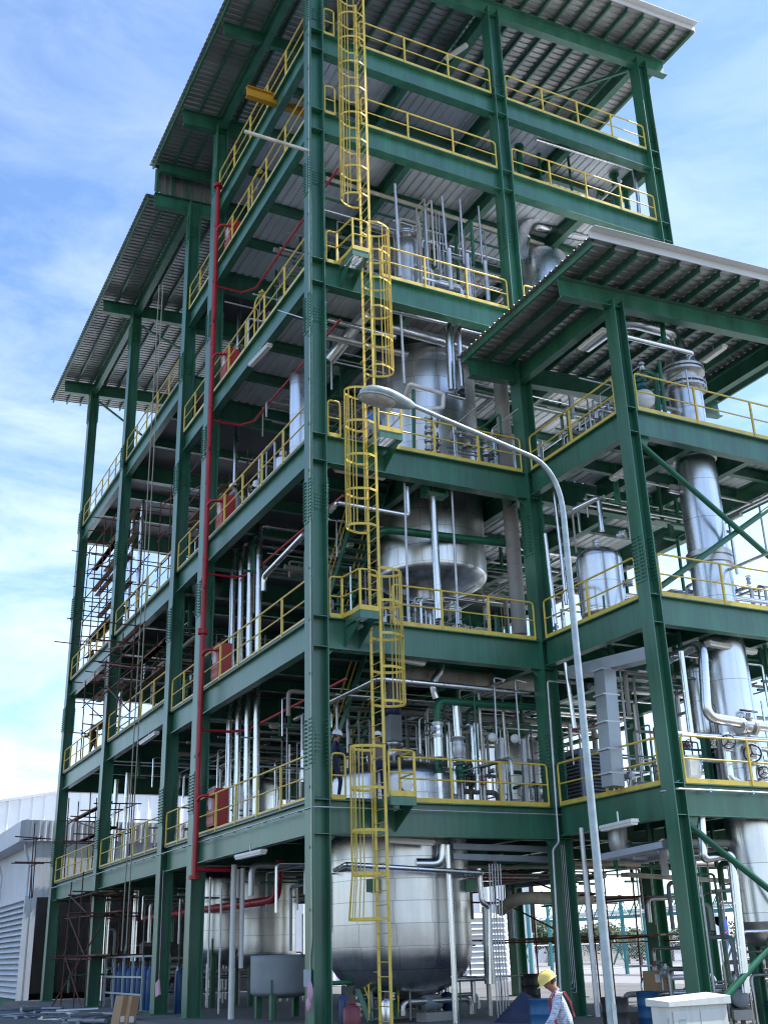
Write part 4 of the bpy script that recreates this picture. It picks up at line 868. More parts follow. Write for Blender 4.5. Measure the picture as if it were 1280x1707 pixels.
# ------------------------------------------------------------------ strip lights
def strip(label,a,b,k=None):
    a=Vector(a);b=Vector(b); root=thing('strip_light',label,'strip light',tuple((a+b)/2),'strip lights under the decks'); d=(b-a).normalized()
    build('housing',MB().prism([(-.10,0),(.10,0),(.085,.07),(-.085,.07)],a,b),'white',root)
    build('diffuser',MB().prism([(-.085,-.002),(-.075,-.055),(.075,-.055),(.085,-.002)],a+d*.03,b-d*.03),'tube',root)
    build('stem',MB().box((a.x+b.x)/2-.015,(a.x+b.x)/2+.015,(a.y+b.y)/2-.015,(a.y+b.y)/2+.015,a.z+.07,a.z+.3),'galv',root)
for lab,a,b,z in (
 ('behind the ladder under the sixth deck',(614,108),(663,127),Z6-.95),('behind the ladder under the fifth deck',(613,243),(668,263),Z5-.95),
 ('behind the ladder under the third deck',(558,782),(642,797),Z3-.95),('right of the ladder under the second deck',(645,1096),(708,1107),Z2-.95),
 ('over the largest tank under the first deck',(645,1401),(722,1406),Z1-.95),('deep under the third deck behind the ladder',(552,930),(586,908),Z3-1.0),
 ('on the left face under the fourth deck',(418,610),(450,575),Z4-.92),('on the left face under the first deck',(396,1430),(440,1420),Z1-.92),
 ('near the corner column under the second deck, left face',(450,1211),(500,1214),Z2-1.1),('under the annex roof beside the corner column',(967,583),(1008,550),17.3),
 ('under the annex roof at the far right',(1172,603),(1208,577),17.6),('under the second annex deck above the tall column',(1178,1073),(1258,1088),Z2-.9),
 ('under the first annex deck beside the lamp post',(1004,1382),(1058,1370),Z1-.92),('in the scaffold bay under the second deck',(236,1240),(262,1222),Z2B-.95),
 ('under the third deck in the annex',(1020,800),(1062,770),Z3-.95),('high under the main roof between middle columns',(742,100),(778,75),zb(5)-.2)):
    A_,B_=P(*a,Z=z),P(*b,Z=z)
    if ('behind the ladder under' in lab or 'right of the ladder' in lab or 'over the largest' in lab): A_,B_=P(*a,Y=.62),P(*b,Y=.62)
    strip('pale strip light '+lab,A_,B_)
# safety showers
for u,v,z,k in ((424,560,Z4,'fourth'),(421,318,Z5,'fifth')):
    p=P(u,v,X=.55); sh=thing('safety_shower',f'yellow green safety shower on the {k} deck behind the left railing','shower',(p.x,p.y,z+.06))
    build('post',MB().tube([(p.x,p.y,z+.06),(p.x,p.y,z+2.15),(p.x+.05,p.y-.55,z+2.3)],.03,8,.15),'yellow',sh); build('shower_head',MB().rev((p.x+.05,p.y-.55,z+2.28),[(.13,-.1),(.12,-.06),(.03,0),(.03,.05)],14),'yellow',sh); build('pull_rod',MB().tube([(p.x+.05,p.y-.35,z+2.2),(p.x+.05,p.y-.35,z+1.5)],.008,5),'galv',sh)
# monorail stub, cantilever pole, ropes
a=P(411,150,X=-.85); single('monorail_beam','orange yellow monorail beam jutting out under the high roof','monorail',MB().ibeam((a.x,a.y,a.z+.15),(3.2,a.y,a.z+.15),.42,.2),'monorail',tuple(a))
a=P(408,219,X=-2.0); single('jib_pole','pale pole jutting from the corner column below the fifth deck railing','pole',MB().tube([a,(.05,.1,a.z-.05)],.055,10),'cream',tuple(a))
single('jib_pole','two thin rods sticking out under the fourth deck near the corner','rod',MB().tube([P(464,517,X=-.15),P(505,530,Y=.3)],.018,6),'galv',tuple(P(464,517,X=-.15)))
for i,(u,du) in enumerate(((266,0),(272,0))):
    p=P(u,475,X=-.45); q=Vector((p.x,p.y,1.9)); single('hanging_rope',f'pale rope hanging from the lower roof eave to the ground, {"left" if i==0 else "right"} of two','rope',MB().tube([p,p*.5+q*.5+Vector((.02,.03,0)),q],.022,6),'rope',tuple(p))

# ------------------------------------------------------------------ scaffolding
def scaffold(label,xs,ys,zs,seed,planks=True,over=.7):
    rnd=random.Random(seed); root=thing('tube_scaffold',label,'scaffold',(xs[0],ys[0],zs[0]),'rusty tube scaffolds'); j=lambda:rnd.uniform(-.07,.07)
    for x in xs:
        for y in ys: build('standard',MB().tube([(x+j(),y+j(),zs[0]-.0),(x+j(),y+j(),zs[-1]+rnd.uniform(.1,1.2))],.026,6),'rust',root)
    for z in zs[1:]:
        for x in xs: build('ledger',MB().tube([(x+.05,ys[0]-rnd.uniform(.2,over),z+j()),(x+.05,ys[-1]+rnd.uniform(.1,over),z+j())],.026,6),'rust',root)
        for y in ys: build('ledger',MB().tube([(xs[0]-rnd.uniform(.2,over),y+.05,z+j()+.06),(xs[-1]+rnd.uniform(.1,over),y+.05,z+j()+.06)],.026,6),'rust',root)
        if planks:
            for k in range(rnd.randint(1,3)):
                x=rnd.uniform(xs[0],xs[-1]-.3); build('plank',MB().box(x,x+.24,ys[0]-.2,ys[-1]-rnd.uniform(0,1),z+.09,z+.135),'plank',root)
    for a,b in zip(zs,zs[1:]):
        if rnd.random()<.6: build('brace',MB().tube([(xs[0]-.05,ys[0],a),(xs[0]-.05,ys[-1],b+.2)],.026,6),'rust',root)
scaffold('rusty tube scaffold on the third deck in the end bay by the sky',(.25,1.35),(22.6,24.2,25.8,27.4,29.0),(Z3+.06,Z3+1.5,Z3+2.7,Z3+3.9,Z3+5.1,Z3+6.3),1,over=1.3)
scaffold('rusty tube scaffold on the second deck in the end bay',(.3,1.4),(23.5,25.6,27.6),(Z2B+.06,Z2B+1.4,Z2B+2.8,Z2B+3.8),2)
scaffold('rusty tube scaffold poking out of the face below the third deck',(-.5,.9,2.4),(15.5,17.6,19.6),(Z2B+.06,Z2B+1.7,Z2B+2.6,Z2B+3.2),3,over=1.6)
scaffold('rusty tube scaffold on the third deck in the wide bay behind the ropes',(1.5,3.3,5.0),(14.2,16.4,18.6,20.4),(Z3+.06,Z3+1.5,Z3+2.9,Z3+4.3,Z3+5.7),4)
scaffold('rusty tube scaffold on the first deck in the end bay beside the shed',(.3,1.5),(22.6,24.8,27.2,29.2),(Z1+.06,Z1+1.6,Z1+2.6),5)
scaffold('rusty tube scaffold leaning at the foot of the fourth column',(-.6,.9),(19.4,21.2,23.2),(0,1.7,3.2,3.9),6,over=.8)
scaffold('dark tube scaffold beneath the annex at ground level',(9.5,11.6,13.8),(3.2,5.4,7.4),(0,1.75,2.9,3.9),7,over=1.2)
scaffold('dark tube scaffold behind the inner column at ground level',(8.4,10.2),(10.4,12.4,14.4),(0,1.8,3.4),8,over=1.)
a=P(46,1420,X=-.7); scaffold('short scaffold poles outside the end column above the first deck',(-.75,),(30.6,31.3),(Z1-.6,Z1+.9,Z1+2.0),9,False,1.4)
pl=P(145,1700,X=-.6); single('scaffold_pole','long rusty pole leaning against the fourth column','pole',MB().tube([P(72,1702,X=-1.6),P(168,1545,X=-.2)],.03,6),'rust',tuple(pl))
# ------------------------------------------------------------------ people
def person(label,pos,face,shirt,trous,hat,scale=1.,lean=0.,bow=0.,arms=((.25,.2),(.25,.2)),crouch=0.,harness=False,step=.1,group=None):
    """body grown from a jointed skeleton; face = heading (x,y); arms = (raise forward, elbow bend) per side"""
    root=thing('person',label,'person',pos,group); f=Vector((face[0],face[1],0)).normalized(); rt=Vector((f.y,-f.x,0)); U=Vector((0,0,1))
    V=[];E=[];Rr=[];T=[]
    def add(p,r,t,par=None,r2=None):
        V.append(Vector(p));Rr.append((r,r2 or r));T.append(t)
        if par is not None:E.append((par,len(V)-1))
        return len(V)-1
    hipz=.93-crouch
    sl,cl=math.sin(lean),math.cos(lean)
    def tor(h,fw=0,sd=0): return Vector((sd,h*sl+fw*cl,hipz+h*cl-fw*sl))
    pel=add((0,0,hipz),.125,'t',None,.10); sp=add(tor(.2),.145,'s',pel,.115); ch=add(tor(.38,.0),.165,'s',sp,.125); nk0=add(tor(.5,-.01),.075,'s',ch); nk=add(tor(.555,.012),.056,'k',nk0)
    b=lean+bow; hb=tor(.565,.03); hd=Vector((0,math.sin(b),math.cos(b))); hf=Vector((0,math.cos(b),-math.sin(b)))
    h1=add(hb+hd*.07+hf*.015,.074,'k',nk,.085); h2=add(hb+hd*.15+hf*.01,.082,'k',h1,.095); h3=add(hb+hd*.21,.06,'k',h2,.07)
    hands=[]
    for i,sd in enumerate((-1,1)):
        hp=add((sd*.095,.0,hipz-.05),.085,'t',pel); kf=.30*crouch*2+step*sd; kn=add((sd*.11,kf+.03,.50-crouch*.35),.062,'t',hp); 
        an=add((sd*.115,kf-.07+(step*sd*.4),.10),.045,'t',kn); hl=add((sd*.115,kf-.07+step*sd*.4,.05),.046,'b',an); add((sd*.13,kf+.10+step*sd*.4,.045),.04,'b',hl)
        up,bd=arms[i]; sh=add(tor(.455,0,sd*.175),.070,'s',ch)
        a=lean+up; el=V[sh]+Vector((sd*.05,math.sin(a)*.29,-math.cos(a)*.29)); e=add(el,.054,'s',sh)
        c=a+bd; wr=el+Vector((-sd*.02,math.sin(c)*.25,-math.cos(c)*.25)); w_=add(wr,.031,'k',e); d=(wr-el).normalized(); pm=add(wr+d*.07,.03,'k',w_,.038)
        hands.append((wr,d,sd))
    me=bpy.data.meshes.new('body'); me.from_pydata([tuple(v) for v in V],E,[]); o=bpy.data.objects.new('body_tmp',me); COL.objects.link(o)
    mo=o.modifiers.new('skin','SKIN'); mo.use_smooth_shade=True; s2=o.modifiers.new('sub','SUBSURF'); s2.levels=1; s2.render_levels=1
    for i,vv in enumerate(me.skin_vertices[0].data): vv.radius=Rr[i]; vv.use_root=(i==0)
    dg=bpy.context.evaluated_depsgraph_get(); em=bpy.data.meshes.new_from_object(o.evaluated_get(dg)); bpy.data.objects.remove(o)
    vs=[Vector(v.co) for v in em.vertices]; fs=[list(p.vertices) for p in em.polygons]; cols=[]
    for p in em.polygons:
        c=p.center; j=min(range(len(V)),key=lambda i:(V[i]-c).length-Rr[i][0]*.5); t=T[j]
        cols.append({'s':1,'t':2,'b':3,'k':0}[t])
    mb=MB(); mb.add(vs,fs,True)
    def extra(m2,ci):
        mb.add(m2.v,m2.f,True); cols.extend([ci]*len(m2.f))
    for wr,d,sd in hands:
        fwd=Vector((0,d.z*-1,d.y)); fwd=fwd if fwd.length>.1 else Vector((0,1,0)); fwd.normalize(); side=d.cross(fwd).normalized(); pc=wr+d*.085
        for k,(off,L) in enumerate(((-.030,.062),(-.010,.075),(.010,.070),(.028,.055))):
            q=pc+fwd*off; extra(MB().tube([q-d*.02,q+d*L*.5,q+d*L*.85+side*sd*-.018,q+d*L*.95+side*sd*-.035],[.0095,.009,.008,.006],6),0)
        q=wr+d*.035-fwd*.03; extra(MB().tube([q,q-fwd*.022+d*.03,q-fwd*.028+d*.06],[.012,.010,.007],6),0)
    hc=hb+hd*.115; up_=hd; 
    extra(MB().tube([hc+hf*.085+hd*.035,hc+hf*.108,hc+hf*.088-hd*.012],[.010,.016,.012],6),0)              # nose
    extra(MB().ell(hc-hd*.055+hf*.055,.042,.035,.03,8,6),0)                                              # chin and jaw
    for sd in (-1,1):
        extra(MB().ell(hc+Vector((sd*.088,0,0))-hf*.005,.012,.024,.035,8,6),0)
        extra(MB().ell(hc+Vector((sd*.033,0,0))+hf*.084+hd*.022,.013,.008,.008,8,6),4)
        extra(MB().ell(hc+Vector((sd*.033,0,0))+hf*.086+hd*.043,.020,.006,.005,8,6),4)
    extra(MB().ell(hc+hf*.086-hd*.042,.024,.007,.006,8,6),5)
    def W(v): return Vector(pos)+(rt*v[0]+f*v[1]+U*v[2])*scale
    mb.v=[tuple(W(Vector(v))) for v in mb.v]
    bo=build('body',mb,'skin',root)
    for mm in (shirt,trous,'black','hair','strap'): bo.data.materials.append(M[mm])
    bo.data.polygons.foreach_set('material_index',cols)
    rot=Matrix((rt,f,U)).transposed(); Bm=Matrix((Vector((1,0,0)),hf,hd)).transposed(); RM=rot@Bm
    def HW(v): return W(hb+Vector((v[0],0,0))+hf*v[1]+hd*v[2])
    if hat:
        h=MB(); n=20; rows=[]
        for th,zz in ((1,.0),(1,.035),(.93,.075),(.75,.108),(.45,.128),(.12,.136)):
            rows.append([(.112*th*math.cos(2*math.pi*k/n),.138*th*math.sin(2*math.pi*k/n)+.0,.125+zz) for k in range(n)])
        brim=[]
        for k in range(n):
            a=2*math.pi*k/n; fr=max(0,math.sin(a)); brim.append((.126*math.cos(a),(.152+.045*fr**2)*math.sin(a),.118-.012*fr))
        rows=[brim]+rows; vs=[HW(q) for r_ in rows for q in r_]; fs=[(i*n+k,i*n+(k+1)%n,(i+1)*n+(k+1)%n,(i+1)*n+k) for i in range(len(rows)-1) for k in range(n)]; fs.append(tuple(range((len(rows)-1)*n,len(rows)*n)))
        h.add(vs,fs,True); h.tube([HW((0,.13*math.cos(t*.5),.152+.118*math.sin(t*.5))) for t in range(7)],.008*scale,6); build('hard_hat',h,hat,root)
    hr=MB(); vs=[];n=16
    for z,k in ((.06,.9),(.10,1.02),(.15,1.04)): vs+=[HW((.092*k*math.cos(math.pi+math.pi*i/n),-.01+.104*k*math.sin(math.pi+math.pi*i/n),z)) for i in range(n+1)]
    hr.add(vs,[(r_*(n+1)+i,r_*(n+1)+i+1,(r_+1)*(n+1)+i+1,(r_+1)*(n+1)+i) for r_ in range(2) for i in range(n)],True); build('hair',hr,'hair',root)
    if harness:
        st=MB()
        for sd in (-1,1):
            q=[tor(.10,.135,sd*.085),tor(.28,.155,sd*.09),tor(.42,.135,sd*.095),tor(.515,.03,sd*.10),tor(.47,-.115,sd*.09),tor(.32,-.158,sd*.05),tor(.12,-.14,-sd*.03)]
            for a,b in zip(q,q[1:]): st.bar(W(a),W(b),.045,.012,up=tuple((rot@Vector((sd*.2,.1,1))).normalized()) if abs((b-a).normalized().z)<.7 else tuple(f))
        build('safety_harness',st,'strap',root)
    return root
mp_=P(927,1623,Y=-9); L_=-_r
person('man in yellow hard hat and checked shirt with red harness walking past the inner column',(mp_.x+.10,-9.05,GZ),(L_.x,L_.y),'shirt','greycloth','haty',1.04,.27,.24,((.12,.35),(-.25,.25)),0,True,.16)
q=P(397,775,X=.75); person('man in grey overalls and white hard hat behind the third deck railing',(.75,q.y,Z3+.07),(-.9,.5),'greycloth','greycloth','hatw',1,.12,.25,((.6,.5),(.5,.6)))
q=P(424,800,X=.95); person('crouching man in grey with white hard hat on the third deck',(1.05,q.y,Z3+.07),(-.4,-.9),'greycloth','greycloth','hatw',1,.5,.2,((.7,.5),(.7,.5)),.35)
q=P(557,1228,Y=1.0); person('man in navy with white hard hat half behind the corner column, first deck',(q.x,1.0,Z1+.07),(.95,-.2),'navycloth','navycloth','hatw',1,.05,.1,((.5,.8),(.5,.8)))
q=P(630,1222,Y=.75); person('man in brown shirt and white hard hat behind the caged ladder, first deck',(q.x,.75,Z1+.07),(.3,.95),'browncloth','navycloth','hatw',1,.05,.1,((.15,.2),(.2,.3)))
q=P(618,690,Y=.9); person('man in bright blue top with pale trousers behind the ladder, third deck',(q.x,.95,Z3+.07),(.6,.8),'bluecloth','greycloth','hatw',1,.3,.2,((.6,.5),(.6,.6)))
q=P(157,1240,X=.8); person('man in black with pale cap behind the second deck railing in the end bay',(.8,q.y,Z2B+.07),(-.8,-.6),'darkcloth','darkcloth','hatw',1,.15,.2,((.6,.8),(.6,.8)))
q=P(160,1095,X=.9); person('bareheaded man in black crouching behind the third deck railing, end bay',(.9,q.y,Z3+.07),(-.3,.9),'darkcloth','darkcloth',None,1,.5,.1,((.7,.6),(.7,.6)),.4)

# ------------------------------------------------------------------ street lamp
LY=-6.8; lb=P(1020,1705,Y=LY); lt=P(945,805,Y=LY); bx,bz=lb.x,GZ
lp=thing('street_lamp','tall pale street lamp with curved arm in front of the tower','street lamp',(bx,LY,bz))
top=P(943,800,Y=LY); a1=P(905,769,Y=LY); a2=P(690,677,Y=LY); tip=P(601,652,Y=LY)
n_=12; pts=[Vector((bx,LY,bz)),Vector((bx+.002,LY,3)),Vector((bx+.004,LY,top.z-.845))]
build('pole',MB().tube(pts+[],[.092,.078,.062],20),'lamp',lp)
zb_=top.z-.85; d_=(a1-a2).normalized(); k0=Vector((bx+.004,LY,zb_)); k1=a1+d_*((bx-a1.x)/d_.x); k2=a1+(a2-a1)*.12
c_=[k0*(1-t)**2+k1*2*t*(1-t)+k2*t*t for t in [i/10 for i in range(11)]]+[k2*.5+a2*.5,a2]
build('arm',MB().tube(c_,[(.060-.018*i/12) for i in range(13)],16),'lamp',lp)
build('hatch',MB().box(bx-.045,bx+.045,LY-.0955,LY-.0895,bz+.7,bz+1.15),'lamp',lp)
build('base_plate',MB().box(bx-.2,bx+.2,LY-.2,LY+.2,bz,bz+.03),'lamp',lp)
hd=MB();ax=(tip-a2);L=ax.length;ax.normalize();sd_=Vector((0,1,0));up=sd_.cross(ax).normalized(); up=up if up.z>0 else -up
st=[(0,.045,.045,.045),(.08,.055,.05,.05),(.2,.085,.06,.055),(.38,.125,.075,.06),(.58,.155,.085,.055),(.78,.15,.08,.05),(.92,.11,.06,.045),(1,.03,.02,.02)]
vs=[];n=20;ks=L/.62
for t,w_,h1,h2 in st:
    w_,h1,h2=w_*ks*(1 if t>0 else .65),h1*ks*(1 if t>0 else .65),h2*ks*(1 if t>0 else .65)
    c=a2+ax*(t*L)
    for k in range(n):
        a=2*math.pi*k/n; vs.append(c+sd_*(w_*math.cos(a))+up*((h1 if math.sin(a)>0 else h2)*math.sin(a)))
hd.add(vs,[(i*n+k,i*n+(k+1)%n,(i+1)*n+(k+1)%n,(i+1)*n+k) for i in range(len(st)-1) for k in range(n)],True); hd.add(vs[-n:],[tuple(range(n))])
h_=build('lamp_head',hd,'lamp',lp)
Mx=Matrix((ax,sd_,up)).transposed(); build('lens',MB().ell(a2+ax*(.68*L)-up*.035*ks,.215*ks,.132*ks,.066*ks,20,12,Mx),'lens',h_)
build('rim',MB().tube([a2+ax*(.68*L+.218*ks*math.cos(t*math.pi/14))+sd_*.136*ks*math.sin(t*math.pi/14)-up*.047*ks for t in range(28)],.012,6,closed=True),'lamp',h_)

# ------------------------------------------------------------------ things on the ground
c0=P(1113,1667,Z=.80); e1=Vector((1,.02,0)).normalized(); e2=Vector((-e1.y,e1.x,0))
cb=thing('control_cabinet','off white outdoor cabinet with overhanging lid in the right foreground','cabinet',(c0.x,c0.y,GZ))
def obx(mb,o,a,b,x0,x1,y0,y1,z0,z1): return mb.add([o+a*x+b*y+Vector((0,0,z)) for x in(x0,x1) for y in(y0,y1) for z in(z0,z1)],[(0,1,3,2),(4,6,7,5),(0,4,5,1),(2,3,7,6),(0,2,6,4),(1,5,7,3)])
g0=Vector((c0.x,c0.y,0)); wd,dp=1.18,.42
build('body',obx(MB(),g0,e1,e2,0,wd,0,dp,-.25,.70),'cab',cb,bevel=.008); build('door_seam',obx(MB(),g0,e1,e2,wd/2-.006,wd/2+.006,-.0245,-.0225,-.14,.63),'greybox',cb); build('name_plate',obx(MB(),g0,e1,e2,.14,.30,-.025,-.0222,.44,.52),'lamp',cb); build('latch',obx(MB(),g0,e1,e2,wd-.16,wd-.12,-.04,-.023,.2,.36),'black',cb); build('door',obx(MB(),g0,e1,e2,.05,wd-.05,-.022,-.002,-.15,.64),'cab',cb,bevel=.005)
ld=MB(); ld.add([g0+e1*x+e2*y+Vector((0,0,z)) for x,y,z in ((-.05,-.06,.70),(wd+.05,-.06,.70),(wd+.05,dp+.06,.70),(-.05,dp+.06,.70),(-.05,-.06,.775),(wd+.05,-.06,.82),(wd+.05,dp+.06,.86),(-.05,dp+.06,.81))],[(0,3,2,1),(4,5,6,7),(0,1,5,4),(1,2,6,5),(2,3,7,6),(3,0,4,7)])
build('lid',ld,'cab',cb,bevel=.006); build('plinth_base',obx(MB(),g0,e1,e2,.03,wd-.03,.03,dp-.03,GZ,-.25),'black',cb); build('hinge',obx(obx(MB(),g0,e1,e2,-.012,-.001,.05,.09,.1,.2),g0,e1,e2,-.012,-.001,.05,.09,.45,.55),'galv',cb)
def drum(label,x,y,mt,z=0):
    d=thing('steel_drum',label,'drum',(x,y,z)); pr=[(.285,0),(.29,.02),(.283,.04),(.283,.28),(.295,.30),(.283,.32),(.283,.56),(.295,.58),(.283,.60),(.283,.85),(.29,.86),(.29,.88),(.27,.875),(.27,.86),(.0,.86)]
    build('shell',MB().rev((x,y,z),pr,24),mt,d); build('bung',MB().rev((x+.15,y-.1,z+.861),[(.035,0),(.035,.02)],10),'galv',d); return d
q=P(1079,1652,Z=.55); drum('blue steel drum carrying a cardboard box, behind the white cabinet',q.x,q.y,'blue',AZ)
bq=thing('cardboard_box','small cardboard box standing on the blue drum','box',(q.x+.2,q.y,.555)); b2=Vector((q.x+.05,q.y-.12,.0)); build('carton',obx(MB(),b2,e1,e2,-.05,.52,-.12,.24,.555,1.0),'card',bq); build('paper_label',obx(MB(),b2,e1,e2,.02,.17,-.123,-.1205,.74,.92),'paper',bq); build('packing_tape',obx(MB(),b2,e1,e2,.21,.26,-.1215,-.1203,.556,.998),'paper',bq)
for kk in range(3): build('print_mark',obx(MB(),b2,e1,e2,.38,.45,-.123,-.1205,.60+kk*.09,.66+kk*.09),'navy',bq)
for lab,u,v,mt in (('black drum behind the lamp post, left of the blue drum',1023,1662,'black'),('blue drum just behind the man in the yellow hard hat',902,1665,'blue'),('black drum farther back behind the man in yellow hard hat',884,1643,'black')):
    q=P(u,v,Z=.55 if q.y<.8 else .88); drum(lab,q.x,q.y,mt,AZ if q.y<.8 else 0)
q=P(872,1660,Y=-.2); tp=MB(); tp.add([(q.x-.55,q.y-.3,.0),(q.x+.6,q.y-.3,0),(q.x+.6,q.y+.5,0),(q.x-.55,q.y+.5,0),(q.x-.1,q.y-.1,.66),(q.x+.12,q.y+.2,.62),(q.x-.5,q.y-.25,.3),(q.x+.56,q.y-.25,.34)],[(0,1,7,4,6),(1,2,5,7),(7,5,4),(2,3,5),(3,4,5),(3,0,6,4)]); single('tarp_heap','dark blue tarpaulin draped over a peaked heap behind the man','tarpaulin',tp,'tarp',(q.x,q.y,0))
def pump(label,x,y,ang=0.,s=1.):
    d=thing('pump',label,'pump',(x,y,0),'pumps at ground level'); a=Vector((math.cos(ang),math.sin(ang),0)); c=Vector((x,y,.42*s))
    build('motor',MB().rev(c-a*.45*s,[(.0,0),(.14*s,.01),(.19*s,.06*s),(.19*s,.5*s),(.15*s,.56*s),(0,.58*s)],16,a),'greybox',d); build('volute',MB().rev(c+a*.28*s,[(.0,0),(.2*s,0),(.24*s,.08*s),(.2*s,.18*s),(0,.18*s)],18,a),'navy',d)
    build('discharge',MB().tube([c+a*.37*s,c+a*.37*s+Vector((0,0,.5*s)),c+a*.9*s+Vector((0,0,.5*s))],.06*s,10,.12),'stainless',d); b=MB(); obx(b,Vector((x,y,0)),a,Vector((-a.y,a.x,0)),-.5*s,.55*s,-.2*s,.2*s,0,.2*s); build('base',b,'concrete',d)
for lab,u,v,an in (('grey pump below the largest tank near the ladder',672,1690,2.8),('grey pump below the largest tank, right side',728,1694,.2),('pump under the annex near the diagonal brace',1235,1690,.9)):
    q=P(u,v,Z=.1); pump(lab,q.x,q.y,an)
def cyl(label,x,y,z,h,r,mt,group=None):
    d=thing('gas_cylinder',label,'gas cylinder',(x,y,z),group); build('bottle',MB().rev((x,y,z),[(r*.9,0),(r,.03),(r,h*.82),(r*.8,h*.9),(r*.35,h*.95),(r*.3,h)],16),mt,d); build('valve_cap',MB().rev((x,y,z+h),[(r*.42,-.02),(r*.42,.12),(r*.3,.15),(0,.15)],12),'black' if mt!='maroon' else 'rust',d)
q=P(573,1655,Y=-.55); cyl('dark gas cylinder standing beside the corner column',q.x,-.55,0,q.z,.13,'navy')
q=P(586,1672,Y=-.95); cyl('maroon gas cylinder in front of the dark one',q.x,-.95,0,q.z,.19,'maroon')
q=P(645,1662,Y=.3); cyl('small silver canister seen through the ladder rungs',q.x,.3,0,q.z,.13,'alu')
ya,yb=P(188,1685,X=.9).y,P(252,1685,X=.9).y; ya,yb=min(ya,yb),max(ya,yb)
rk=thing('cylinder_rack','pale steel rack holding blue gas cylinders in the bay behind the ropes','rack',(.9,(ya+yb)/2,0)); fr=MB(); ny=5
for i in range(ny): 
    y=ya+(yb-ya)*i/(ny-1)
    for x in (.55,1.25): build('rack_post',MB().box(x-.03,x+.03,y-.03,y+.03,0,1.75),'lamp',rk)
for z in (.5,1.05,1.72):
    for x in (.515,1.285): build('rack_rail',MB().box(x-.004,x+.004,ya,yb,z-.03,z+.03),'lamp',rk)
for i in range(8): 
    y=ya+.25+(yb-ya-.5)*i/7; cyl('blue gas cylinder standing in the pale rack',.9,y,0,1.42,.13,'gasblue','blue cylinders in the rack')
q=P(297,1690,X=.9); cyl('single blue gas cylinder between the third column and the red riser column',.9,q.y,0,1.35,.14,'gasblue')
bx0=P(195,1660,X=-1.55)
for i,(dx,dy) in enumerate(((0,0),(.14,-.42))):
    b=thing('cardboard_box',f'tall flat cardboard box leaning at lower left, {"front" if i==0 else "rear"} one of two','box',(bx0.x+dx,bx0.y+dy,GZ)); o=Vector((bx0.x+dx,bx0.y+dy,0)); zz=bx0.z
    v=[]
    for z,sh in ((GZ+.001,0),(zz,.28)):
        for a,bb in ((-.05,.55),(.18,.55),(.18,-.350),(-.05,-.350)): v.append(o+Vector((a+sh*.4,bb-sh*.8,z)))
    build('carton',MB().add(v,[(0,3,2,1),(4,5,6,7),(0,1,5,4),(1,2,6,5),(2,3,7,6),(3,0,4,7)]),'card',b)
    p_=o+Vector((.10,-.43,.05)); build('paper_label',MB().box(p_.x-.07,p_.x+.07,p_.y-.04,p_.y-.035,p_.z-.1,p_.z+.08),'paper',b)
q=P(264,1646,X=-.16); single('hanging_bag','pinkish bag hanging on a cord from the third column','bag',MB().add([(q.x-.03,q.y-.22,q.z-.2),(q.x-.03,q.y+.16,q.z-.28),(q.x-.02,q.y+.25,q.z+.12),(q.x-.02,q.y-.08,q.z+.22),(q.x+.03,q.y-.22,q.z-.2),(q.x+.03,q.y+.16,q.z-.28),(q.x+.02,q.y+.25,q.z+.12),(q.x+.02,q.y-.08,q.z+.22)],[(0,1,2,3),(4,7,6,5),(0,4,5,1),(1,5,6,2),(2,6,7,3),(3,7,4,0)]).tube([(q.x,q.y-.05,q.z+.2),(q.x-.0,q.y,4.2)],.012,5),'pink',tuple(q))
rnd=random.Random(5)
for i,(u,v,lab) in enumerate(((50,1690,'low heap of grey scrap plates at lower left'),(110,1695,'pile of grey pipe offcuts in front of the end bay'),(165,1700,'trestle with grey offcuts near the cardboard boxes'))):
    q=P(u,v,Z=-.1); b=MB()
    for k in range(14): a=rnd.uniform(0,3.14); d=Vector((math.cos(a),math.sin(a),rnd.uniform(-.05,.05)))*rnd.uniform(.4,1.1); c=q+Vector((rnd.uniform(-.5,.5),rnd.uniform(-.8,.8),rnd.uniform(-.2,.18))); b.tube([c-d,c+d],rnd.choice((.03,.05,.07)),7)
    single('scrap_heap',lab,'scrap heap',b,('lead','galv','greybox')[i],(q.x,q.y,GZ))
g=MB(); g.box(-4.6,-1.3,14,40,-.5,-.2); struct('pavement',g,'slab'); g=MB(); g.box(-4.9,-4.6,14,40,-.5,-.15); struct('kerb',g,'concrete')

# ------------------------------------------------------------------ neighbouring sheds
ys_=34.5; pc=P(57,1403,Y=ys_); xs_=pc.x; ze=pc.z
sh=thing('louvred_shed','pale grey shed with louvred lower wall left of the tower','shed',(xs_+6,ys_+20,GZ))
zl1=P(54,1500,Y=ys_).z; zl0=P(45,1665,Y=ys_).z
build('wall',MB().box(xs_+.15,xs_+.4,ys_+.1,ys_+44,GZ,ze+.3).box(xs_+.4,xs_+14,ys_+43.7,ys_+44,GZ,ze+.3).box(xs_+13.7,xs_+14,ys_+.1,ys_+43.7,GZ,ze+.3).box(xs_+.4,xs_+13.7,ys_+.1,ys_+.3,4.6,ze+.3),'shedwall',sh); build('roof',MB().box(xs_+.0,xs_+14.1,ys_-.1,ys_+44.1,ze+.62,ze+.8),'shedwall',sh)
lo=MB(); nL=17
for i in range(nL):
    z=zl0+(zl1-zl0)*i/nL; h=(zl1-zl0)/nL
    lo.add([(xs_-.12,ys_+.35,z),(xs_-.12,ys_+44,z),(xs_+.10,ys_+44,z+h*.95),(xs_+.10,ys_+.35,z+h*.95),(xs_-.10,ys_+.35,z-.012),(xs_-.10,ys_+44,z-.012),(xs_+.12,ys_+44,z+h*.93),(xs_+.12,ys_+.35,z+h*.93)],[(0,1,2,3),(4,7,6,5),(0,4,5,1),(2,6,7,3),(0,3,7,4),(1,5,6,2)])
